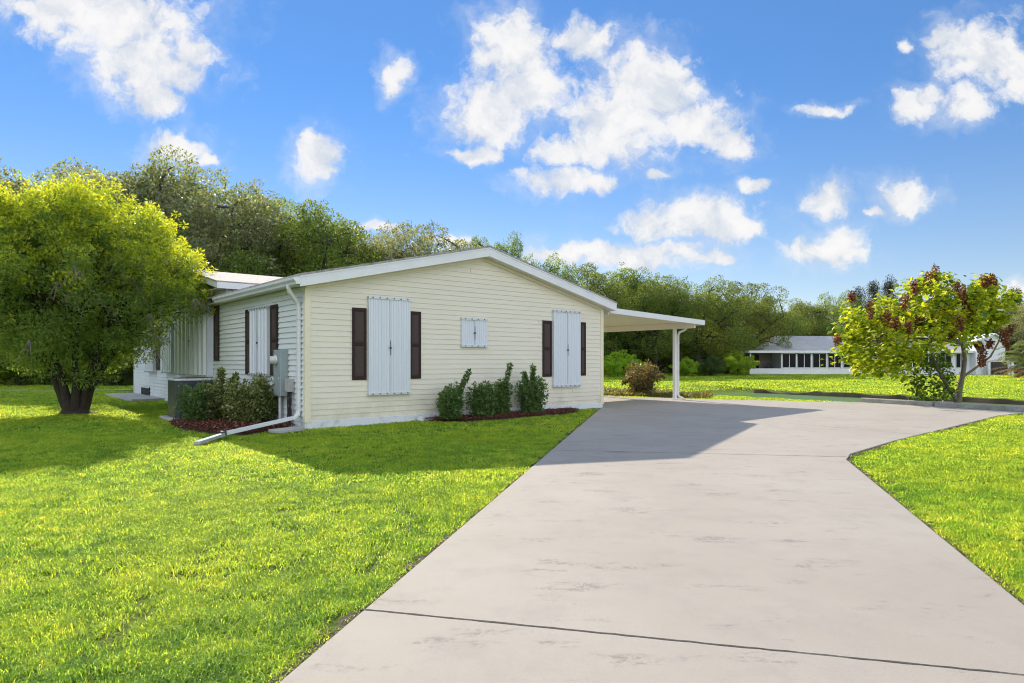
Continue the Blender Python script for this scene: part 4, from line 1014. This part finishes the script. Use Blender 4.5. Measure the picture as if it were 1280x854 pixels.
bed('mulch_bed', bedS, 2, 9000, 'red brown mulch bed beside the side wall')

# shrubs
def shrub(name, loc, h, w, seed, leafm, label, cat='shrub', nstem=9, per=42, ll=.075, lw=.45, sprigs=((0, 0),), up=1.0, group=None, nc=9):
    r = np.random.default_rng(seed); rd_ = random.Random(seed); root = empty(name, loc); tb = MB(); cs = []; rad = []
    for k in range(nstem):
        a = 2*PI*k/nstem+rd_.uniform(-.3, .3); q = w/2*rd_.uniform(.35, 1.0); hh = h*rd_.uniform(.74, 1.0)*(1-.18*(q/(w/2))**2)
        e = Vector((q*math.cos(a), q*math.sin(a), hh)); p = bez((.05*math.cos(a), .05*math.sin(a), -.02), Vector((q*1.0*math.cos(a), q*1.0*math.sin(a), hh*.30)), e, 7)
        tb.tube(p, [.012, .011, .010, .009, .008, .006, .005, .003], 5, cap=False)
        for i in range(nc):
            t = .14+.86*i/(nc-1); c = p[0].lerp(p[-1], 0); j = min(6, int(t*7)); c = p[j].lerp(p[j+1], t*7-j) if j < 7 else p[7]
            cs.append(c+Vector((rd_.uniform(-1, 1), rd_.uniform(-1, 1), 0))*w*.07); rad.append(w*(.14+.08*rd_.random())*(1.1-.30*t))
    for (sx, hz) in sprigs:
        if hz:
            p = [Vector((sx*.3, 0, h*.6)), Vector((sx, .02, hz))]; tb.tube(p, [.007, .003], 5)
            for i in range(7): cs.append(p[0].lerp(p[1], .3+.7*i/6)); rad.append(.035)
    Vv, Fc = clump_leaves(r, np.array([list(c) for c in cs]), np.array(rad), per, ll, lw, flat=1.1, up=.5*up, hollow=.2)
    Vv[:, 2] = np.maximum(Vv[:, 2], .03)
    tb.build('stems', M['bark'], root, recalc=False); np_mesh('foliage', Vv, Fc, leafm, root, attr=np.repeat(np.clip(r.normal(.45, .27, len(Fc)//2), 0, 1), 2))
    return tag(root, label, cat, group)
def at_wall(px, off): q = P(wt(px, -off), -off); return (q.x, q.y, .03)
gr = 'clipped shrubs under the small square panel'
shrub('shrub', at_wall(563, .55), .80, .56, 11, M['shrubleaf'], 'leftmost upright dark shrub on the gable mulch bed, with one long sprig leaning right', sprigs=((.42, 1.08),), group=gr)
shrub('shrub', at_wall(603, .60), .84, .60, 12, M['shrubleaf'], 'wider dark shrub in the middle of the gable mulch bed', sprigs=((0, 0),), group=gr, nstem=10)
shrub('shrub', at_wall(627, .45), .86, .42, 13, M['shrubleaf'], 'narrow shrub with a tall pale sprig, grown into the wider middle shrub', sprigs=((.20, 1.22),), group=gr)
shrub('shrub', at_wall(665, .55), .96, .74, 14, M['shrubleaf'], 'tallest and bushiest dark shrub at the right end of the gable mulch bed', sprigs=((.02, 1.18), (-.2, 1.02)), group=gr, nstem=11)
def at_px(px, py): q = gp(px, py); return (q[0], q[1], .03)
gs = 'shrubs beside the side wall'
shrub('shrub', at_px(243, 529), .80, .66, 21, M['shrubleaf'], 'dark green shrub growing right in front of the air conditioner', group=gs, nstem=10, ll=.07)
shrub('shrub', at_px(281, 527), .95, .85, 22, M['varieg'], 'shrub with pale tipped leaves between the air conditioner shrub and the tallest pale edged one', group=gs, nstem=10, sprigs=((-.1, 1.12), (.25, 1.0)), ll=.085)
shrub('shrub', at_px(312, 531), 1.02, .98, 23, M['varieg'], 'large shrub with pale edged leaves next to the drain pipe', group=gs, nstem=11, sprigs=((0, 0),), ll=.085)
shrub('shrub', at_px(331, 530), .95, .45, 24, M['shrubleaf'], 'slim dark shrub right of the pale edged one, just below the meter box', group=gs, nstem=6, ll=.07)
q = gp(802, 494); shrub('coppery_shrub', (q[0], q[1], float(ground_z(*q))), 1.35, 1.25, 31, M['redshrub'], 'coppery brown leaved bush on the grass seen under the carport', nstem=12, per=34, ll=.11, sprigs=((.9, .75), (-.75, .5)))

# ------------------------------------------------------------------ carport
CP = tag(empty('carport', P(W_, 0), HROT), 'white flat roofed carport on a single visible post attached to the right wall', 'carport')
ct0, ct1, cs0, cs1 = W_+.27, 14.05, -.02, 6.2
def cpz(t): return 2.93-(t-ct0)*.035
L_ = lambda t: t-W_
b = MB(); b.ext([(L_(ct0), cpz(ct0)-.03), (L_(ct1), cpz(ct1)-.03), (L_(ct1), cpz(ct1)), (L_(ct0), cpz(ct0))], lambda a, z, c: (a, c, z), cs0, cs1); cr = b.build('roof', M['white'], CP)
b = MB(); b.ext([(L_(ct0), cpz(ct0)-.16), (L_(ct1), cpz(ct1)-.16), (L_(ct1), cpz(ct1)+.006), (L_(ct0), cpz(ct0)+.006)], lambda a, z, c: (a, c, z), cs0-.035, cs0-.003)
b.bx(L_(ct1)+.003, L_(ct1)+.035, cs0-.035, cs1, cpz(ct1)-.16, cpz(ct1)+.006); b.build('fascia', M['white'], cr, bevel=.004)
b = MB(); n = 30
for i in range(n):
    s0 = cs0+.01+(cs1-cs0-.02)*i/n; s1 = cs0+.01+(cs1-cs0-.02)*(i+1)/n
    b.ext([(L_(ct0), cpz(ct0)-.075), (L_(ct1), cpz(ct1)-.075), (L_(ct1), cpz(ct1)-.045), (L_(ct0), cpz(ct0)-.045)], lambda a, z, c: (a, c, z), s0, s1-.012)
b.build('ceiling_pans', M['ceil'], cr)
bt = 13.72
b = MB(); zb = cpz(bt)-.08
b.bx(L_(bt)-.045, L_(bt)+.045, .10, cs1-.05, zb-.20, zb); b.build('beam', M['ceil'], CP, bevel=.004)
for s in (.92, 5.6):
    b = MB(); b.bx(L_(bt)-.052, L_(bt)+.052, s-.052, s+.052, .02, zb-.202); po = b.build('post', M['white'], CP, bevel=.008)
    b = MB(); b.bx(L_(bt)-.075, L_(bt)+.075, s-.075, s+.075, .0205, .035); b.build('base_plate', M['white'], po)
b = MB(); rect_pipe(b, [(L_(bt)+.26, .62, zb-.02), (L_(bt)+.26, .62, zb-.12), (L_(bt)+.23, .64, zb-.22), (L_(bt)+.12, .82, zb-.32), (L_(bt)+.10, .85, zb-.42), (L_(bt)+.10, .85, .2), (L_(bt)+.13, .83, .12), (L_(bt)+.26, .76, .07)], .07, .055)
b.build('downspout', M['white'], CP, bevel=.006)
b = MB(); b.bx(L_(ct0)-.03, L_(ct0)+.02, cs0, cs1, cpz(ct0)-.2, cpz(ct0)-.078); b.build('hanger_rail', M['white'], CP)

# parking kerbs
c0, c1 = Vector((11.45, 21.0, 0)), Vector((13.6, 16.85, 0)); dv_ = (c1-c0).normalized(); ang = math.atan2(dv_.y, dv_.x)
Lk = (c1-c0).length/2
for i, lab in enumerate(('weathered concrete parking kerb below the small heart leaved plant, the farther of two', 'weathered concrete parking kerb at the drive corner, the nearer of two')):
    b = MB(); pr = [(-.09, 0), (.09, 0), (.075, .12), (.05, .145), (-.05, .145), (-.075, .12)]
    b.ext(pr, lambda a, z, c: (c, a, z), -Lk/2+.03, Lk/2-.03); o = b.build('parking_kerb', M['curb'], bevel=.012)
    p = c0+dv_*Lk*(i+.5); o.location = (p.x, p.y, .02); o.rotation_euler = (0, 0, ang+(.012 if i else -.012)); tag(o, lab, 'parking kerb', 'parking kerbs at the drive edge')

# ------------------------------------------------------------------ yellow and burgundy tree on the right
def right_tree():
    r = np.random.default_rng(17); rd_ = random.Random(17)
    bxy = gp(1197, 503.5, -.05); bx_, by_ = bxy
    root = empty('broadleaf_tree', (bx_, by_, float(ground_z(bx_, by_)))); tb = MB()
    k = by_/F; gz_ = float(ground_z(bx_, by_))
    def at(px, py, dy=0.0):
        kk = (by_+dy)/F; return Vector(((px-PX0)*kk-bx_, dy, CH+(HY-py)*kk-gz_))
    main = [at(1197, 506), at(1199, 488), at(1203, 470), at(1206, 450, .05), at(1203, 430, .1), at(1198, 418, .1)]
    tb.tube(main, [.125, .095, .08, .068, .06, .05], 9)
    rt = [at(1205, 470), at(1222, 458), at(1238, 446, -.1), at(1248, 428, -.1), at(1252, 415, -.1)]; tb.tube(rt, [.05, .04, .032, .025, .015], 7)
    l2 = [at(1195, 500), at(1185, 485, -.2), at(1172, 462, -.3), at(1160, 430, -.3)]; tb.tube(l2, [.075, .06, .045, .03], 7)
    # leaf clumps: (px, py, depth, radius px)
    tips = []
    for px, py, rp in [(1060,405,16),(1075,425,20),(1095,440,24),(1070,446,16),(1105,448,20),(1085,395,20),(1110,410,24),(1130,430,22),(1130,390,22),(1105,380,16),(1088,458,11),(1118,458,11),
                       (1150,370,20),(1165,385,24),(1150,405,24),(1175,405,22),(1190,380,20),(1160,425,20),(1185,425,20),(1140,445,16),(1205,395,24),(1220,380,20),(1235,365,16),(1240,385,20),(1222,400,14),(1208,408,12),
                       (1245,398,10),(1175,356,14),(1056,430,10),(1064,440,12),(1115,440,18),(1145,355,10),(1090,415,20),(1232,390,14),(1248,378,10),(1160,350,10),(1215,362,12),(1240,358,8)]:
        for _ in range(3):
            d = rd_.uniform(-1.6, 1.6)*(1.0 if 1080 < px < 1235 else .6)
            tips.append((at(px+rd_.gauss(0, 6), py+rd_.gauss(0, 6), d), rp))
    forks = main[3:]+rt[2:4]+l2[2:]+[at(1150, 410), at(1110, 425), at(1180, 395), at(1225, 400)]
    for a, c in ((3, 6), (4, 7)): pass
    for e in ((1150, 410), (1110, 425), (1180, 395), (1225, 400)):
        tb.tube(bez(main[4], main[4].lerp(at(*e), .5)+Vector((0, 0, .25)), at(*e), 5), [.045, .038, .03, .027, .023, .02], 6, cap=False)
    fl = np.array([list(q) for q in forks]); pos = []; nrm = []
    LP, LA, LN, LL = [], [], [], []
    def whorl(c, n, ln, spread=.35):
        for i in range(n):
            a = rd_.uniform(0, 6.28); el_ = rd_.uniform(-.9, .5); A = Vector((math.cos(a)*math.cos(el_), math.sin(a)*math.cos(el_), math.sin(el_)-.25))
            LP.append(c+Vector((rd_.gauss(0, spread*.3), rd_.gauss(0, spread*.3), rd_.gauss(0, spread*.3)))); LA.append(A); LN.append(Vector((rd_.gauss(0, .4), rd_.gauss(0, .4), 1))); LL.append(ln*rd_.uniform(.65, 1.25))
    for c, rp in tips:
        j = int(np.argmin(np.linalg.norm(fl-np.array(c), axis=1))); s0 = Vector(fl[j])
        tb.tube(bez(s0, s0.lerp(c, .5)+Vector((0, 0, .12)), c, 4), [.022, .018, .015, .011, .007], 5, cap=False)
        for _ in range(7):
            whorl(c+Vector((rd_.gauss(0, 1), rd_.gauss(0, 1), rd_.gauss(0, 1)))*rp*k*.40, 12, .21)
    bright = len(LL)
    # dark bushy sprouts around the foot
    for px, py, rp in [(1165,480,14),(1150,490,10),(1175,495,12),(1160,460,16),(1185,470,12),(1170,445,16),(1180,455,14),(1185,490,9),(1155,500,8),(1145,475,8)]:
        for _ in range(9): whorl(at(px+rd_.gauss(0, rp*.5), py+rd_.gauss(0, rp*.5), rd_.uniform(-.7, .3)), 10, .16)
    tb.build('trunk', M['bark_pale'], root, recalc=False)
    arr = lambda q: np.array([list(v) for v in q])
    Vv, Fc = leaf_arrays(arr(LP), arr(LA), arr(LN), np.array(LL), np.array(LL)*.62, fold=.12)
    mi = np.zeros(len(Fc), int); mi[bright*2:] = 1
    np_mesh('crown', Vv, Fc, [M['bigleaf'], M['bigdark']], root, attr=np.repeat(np.clip(r.normal(.5, .27, len(Fc)//2), 0, 1), 2), mi=mi)
    # burgundy pod spikes
    cs = []; rad = []
    for px, py, h in [(1144,360,14),(1160,350,14),(1169,345,22),(1185,372,14),(1197,362,12),(1204,368,12),(1232,352,10),(1240,350,8),(1176,378,16),(1088,388,16),(1064,372,10),(1130,378,14),(1110,400,14),(1148,405,18),(1047,425,8),(1120,405,10),(1200,405,14),(1190,415,16),(1215,390,14),(1180,395,18),
                       (1255,420,14),(1262,414,10),(1258,430,8),(1228,440,16),(1226,452,10),(1222,432,5),(1237,430,4),(1135,410,10),(1207,380,12),(1105,395,10),(1168,400,14)]:
        d = rd_.uniform(-2.0, -.4)
        for i in range(6):
            t = i/5; cs.append(at(px+rd_.gauss(0, 1.5), py-h/2+h*t, d)); rad.append((.05+.055*math.sin(PI*min(1, t*.8+.2)))*1.0)
        tb2 = None
    Vv, Fc = clump_leaves(r, arr(cs), np.array(rad), 34, .07, .7, flat=1.1, hollow=.1)
    np_mesh('pod_spikes', Vv, Fc, M['burgundy'], root, attr=np.repeat(r.random(len(Fc)//2), 2))
    tag(root, 'yellow green broadleaf tree with burgundy spikes growing behind the parking kerbs', 'tree')
    # small heart leaved sapling
    sx, sy = gp(1140, 502, -.05); s2 = empty('sapling', (sx, sy, float(ground_z(sx, sy)))); t2 = MB(); t2.tube([(0, 0, -.05), (.02, 0, .35), (0, 0, .62)], [.02, .016, .01], 6); t2.build('stem', M['bark'], s2, recalc=False)
    LP.clear(); LA.clear(); LN.clear(); LL.clear()
    for _ in range(16): whorl(Vector((rd_.gauss(0, .12), rd_.gauss(0, .12), .50+rd_.gauss(0, .09))), 3, .22, .1)
    Vv, Fc = leaf_arrays(arr(LP), arr(LA), arr(LN), np.array(LL), np.array(LL)*.85, fold=.1)
    np_mesh('foliage', Vv, Fc, M['bigdark'], s2, attr=np.repeat(r.random(len(Fc)//2), 2))
    tag(s2, 'little sapling with broad green leaves behind the farther parking kerb', 'plant')
right_tree()

# feathery plant at the right border
def feathery():
    r = np.random.default_rng(23); rd_ = random.Random(23); bx_, by_ = gp(1296, 474, -.1); root = empty('feathery_plant', (bx_, by_, float(ground_z(bx_, by_)))); tb = MB()
    LP, LA, LN, LL, mi = [], [], [], [], []
    for k in range(110):
        a = rd_.uniform(0, 6.28); el_ = rd_.uniform(.15, 1.45); ln = rd_.uniform(2.2, 5.2)*(.65+.35*math.sin(el_)); hd = Vector((math.cos(a), math.sin(a), 0))
        p = bez((0, 0, .1), hd*ln*.35*math.cos(el_)+Vector((0, 0, ln*.9*math.sin(el_)+.4)), hd*ln*(.35+.55*math.cos(el_))+Vector((0, 0, ln*.72*math.sin(el_)-.1)), 10)
        tb.tube(p, [.02]*5+[.015]*3+[.008]*3, 4, cap=False); red = el_ < .55
        for i in range(26):
            t = .25+.75*i/25; j = min(9, int(t*10)); c = p[j].lerp(p[j+1], t*10-j)
            for sd in (-1, 1):
                side = Vector((-hd.y, hd.x, 0))*sd; A = side*.8+(p[j+1]-p[j]).normalized()*.6+Vector((0, 0, -.55)); LP.append(c); LA.append(A); LN.append(Vector((0, 0, 1))); LL.append(.42*rd_.uniform(.7, 1.2)); mi += [1 if red else 0]*2
    arr = lambda q: np.array([list(v) for v in q])
    tb.build('stems', M['bark_pale'], root, recalc=False)
    Vv, Fc = leaf_arrays(arr(LP), arr(LA), arr(LN), np.array(LL), np.array(LL)*.13)
    np_mesh('fronds', Vv, Fc, [M['frond'], M['frond_red']], root, attr=np.repeat(r.random(len(Fc)//2), 2), mi=mi)
    tag(root, 'pale feathery arching plant with reddish lower fronds at the right border', 'plant')
feathery()

# ------------------------------------------------------------------ far house across the pond
def far_house():
    Yf = 66.0; xl = (937-PX0)/F*Yf; xr = (1213-PX0)/F*Yf; zg = float(ground_z(xl+8, Yf+2))
    a = .0; root = empty('far_house', (xl, Yf, zg), math.radians(-1.0)); tag(root, 'long white house with grey roof and dark screened porch across the pond', 'house')
    Lh = xr-xl; kx = Yf/F
    e0, knee = 2.42, .62
    b = MB(); b.bx(3.55, Lh, .15, 9, -.3, 2.4); b.build('wall', M['farwhite'], root)
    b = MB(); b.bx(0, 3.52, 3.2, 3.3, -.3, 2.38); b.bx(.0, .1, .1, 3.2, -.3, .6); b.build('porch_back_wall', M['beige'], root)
    b = MB(); b.bx(0, 3.5, .0, 3.2, -.3, .08); b.build('porch_floor', M['pad'], root)
    b = MB(); b.bx(.75, 1.45, 3.17, 3.199, .1, 2.1); b.bx(1.65, 2.1, 3.17, 3.199, .1, 2.1); b.build('porch_door', M['dark_glass'], root)
    b = MB(); b.bx(0, Lh, 0, .12, -.3, knee); b.build('knee_wall', M['farwhite'], root)
    def X(px): return (px-937)*kx
    bays = [(977.5, 994), (996, 1012.5), (1015, 1031.5), (1034, 1050), (1053, 1069), (1072, 1088), (1091, 1107), (1110, 1126), (1130, 1146), (1150, 1166), (1170, 1186), (1192, 1203)]
    for p0, p1 in bays:
        b = MB(); b.bx(X(p0)+.12, X(p1), .055, .075, knee+.02, 2.2); wd = b.build('window', M['dark_glass'], root)
        b = MB(); xm = (X(p0)+X(p1)+.12)/2; b.bx(xm-.03, xm+.03, .02, .054, knee+.02, 2.2); b.bx(X(p0)+.12, X(p1), .02, .054, 2.12, 2.2); b.bx(X(p0)+.12, X(p1), .02, .054, knee+.02, knee+.1); b.build('frame', M['farwhite'], wd)
    for p0 in [937, 976] + [q[1] for q in bays]:
        b = MB(); b.bx(X(p0)+.02, X(p0)+.15, -.02, .12, knee-.6, e0-.2); b.build('post', M['farwhite'], root)
    b = MB(); b.bx(-.25, Lh, -.35, 4, 2.23, 2.31); b.bx(-.25, Lh, -.38, -.352, 2.22, 2.46); b.bx(-.28, -.252, -.35, 4, 2.22, 2.44); b.build('fascia', M['white'], root)
    b = MB(); b.bx(-.25, Lh, -.34, 4, 2.312, 2.40); b.build('porch_roof', M['farwhite'], root)
    # hipped roof with the ridge parallel to the front
    rd0, dp = 4.0, 9.4; zr = 4.15; z0 = 2.47; x0 = 1.4
    vs = [(x0, .2, z0), (Lh+.2, .2, z0), (Lh+.2, dp, z0), (x0, dp, z0), (x0+2.9, dp/2, zr), (Lh+.2, dp/2, zr)]
    b = MB(); b.add(vs, [(0, 1, 5, 4), (3, 0, 4), (2, 3, 4, 5), (1, 2, 5), (3, 2, 1, 0)]); b.build('roof', M['farroof'], root)
    # small gabled wing at the right end
    w0, w1 = X(1211), X(1247); zt = 4.05; ze = 3.35; wm = X(1233)
    b = MB(); b.ext([(w0, -.3), (w1, -.3), (w1, ze), (wm, zt), (w0, ze)], lambda p, z, c: (p, c, z), -.6, 7); wg = b.build('wing', M['farwhite'], root)
    b = MB()
    b.ext([(w0-.2, ze-.05), (wm, zt+.03), (wm, zt+.15), (w0-.2, ze+.07)], lambda p, z, c: (p, c, z), -.85, 7.2); b.ext([(wm, zt+.03), (w1+.2, ze-.07), (w1+.2, ze+.05), (wm, zt+.15)], lambda p, z, c: (p, c, z), -.85, 7.2)
    b.build('wing_roof', M['farwhite'], wg)
    # things in front and on the porch
    def tob(name, lab, cat, p): o = empty(name, root.matrix_world @ Vector(p)); o.location = Vector((xl, Yf, zg))+Vector(p); return tag(o, lab, cat)
    ch = tob('porch_chair', 'dark chair standing on the open screened porch of the far house', 'chair', (2.75, 1.6, .08))
    b = MB(); b.bx(-.3, .3, -.28, .28, .38, .44); b.build('seat', M['bolt'], ch)
    b = MB(); b.bx(-.3, .3, .24, .30, .5, 1.05); b.build('backrest', M['bolt'], ch)
    for sx in (-.27, .27):
        for sy in (-.25, .25):
            b = MB(); b.bx(sx-.025, sx+.025, sy-.025, sy+.025, 0, .379); b.build('leg', M['bolt'], ch)
    for sx in (-.33, .33):
        b = MB(); b.bx(sx-.03, sx+.03, -.28, .28, .6, .65); b.build('armrest', M['bolt'], ch)
    un = tob('utility_screen', 'dark brown slatted utility screen between pale posts against the white wing', 'screen', (X(1234), -1.6, -.05))
    b = MB()
    for i in range(9): b.bx(-.85+i*.19, -.85+i*.19+.165, -.02, .02, .1, 1.35)
    b.build('slats', M['brownfence'], un)
    for sx in (-1.0, .98, 1.35):
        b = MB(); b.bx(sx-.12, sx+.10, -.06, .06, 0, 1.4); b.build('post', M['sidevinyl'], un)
    # parked car mostly hidden beyond the wing
    cx, cy = (1259-PX0)/F*72, 72.0
    car = tag(empty('parked_car', (cx+.4, cy, float(ground_z(cx, cy))), math.radians(8)), 'pale car parked beyond the white wing, half hidden by the feathery plant', 'car')
    prof = [(-2.2, .35), (2.2, .35), (2.25, .75), (1.9, .95), (1.0, 1.02), (.35, 1.45), (-1.1, 1.48), (-1.9, 1.05), (-2.25, .9)]
    b = MB(); b.ext(prof, lambda a_, z, c: (a_, c, z), -.85, .85); b.build('body', M['carpaint'], car, bevel=.06)
    b = MB(); b.ext([(.95, 1.04), (.38, 1.40), (-1.05, 1.42), (-1.7, 1.06)], lambda a_, z, c: (a_, c, z), -.856, .856); b.build('windows', M['dark_glass'], car)
    for sx in (-1.35, 1.35):
        for sy in (-.8, .8):
            b = MB(); b.lathe([(.001, -.1), (.30, -.1), (.33, -.06), (.33, .06), (.30, .1), (.001, .1)], (sx, sy, .33), 18, Matrix.Rotation(PI/2, 4, 'X')); b.build('wheel', M['tyre'], car)
far_house()
print('tris', sum(len(o.data.polygons) for o in bpy.data.objects if o.type == 'MESH'), 'objects', len(bpy.data.objects))
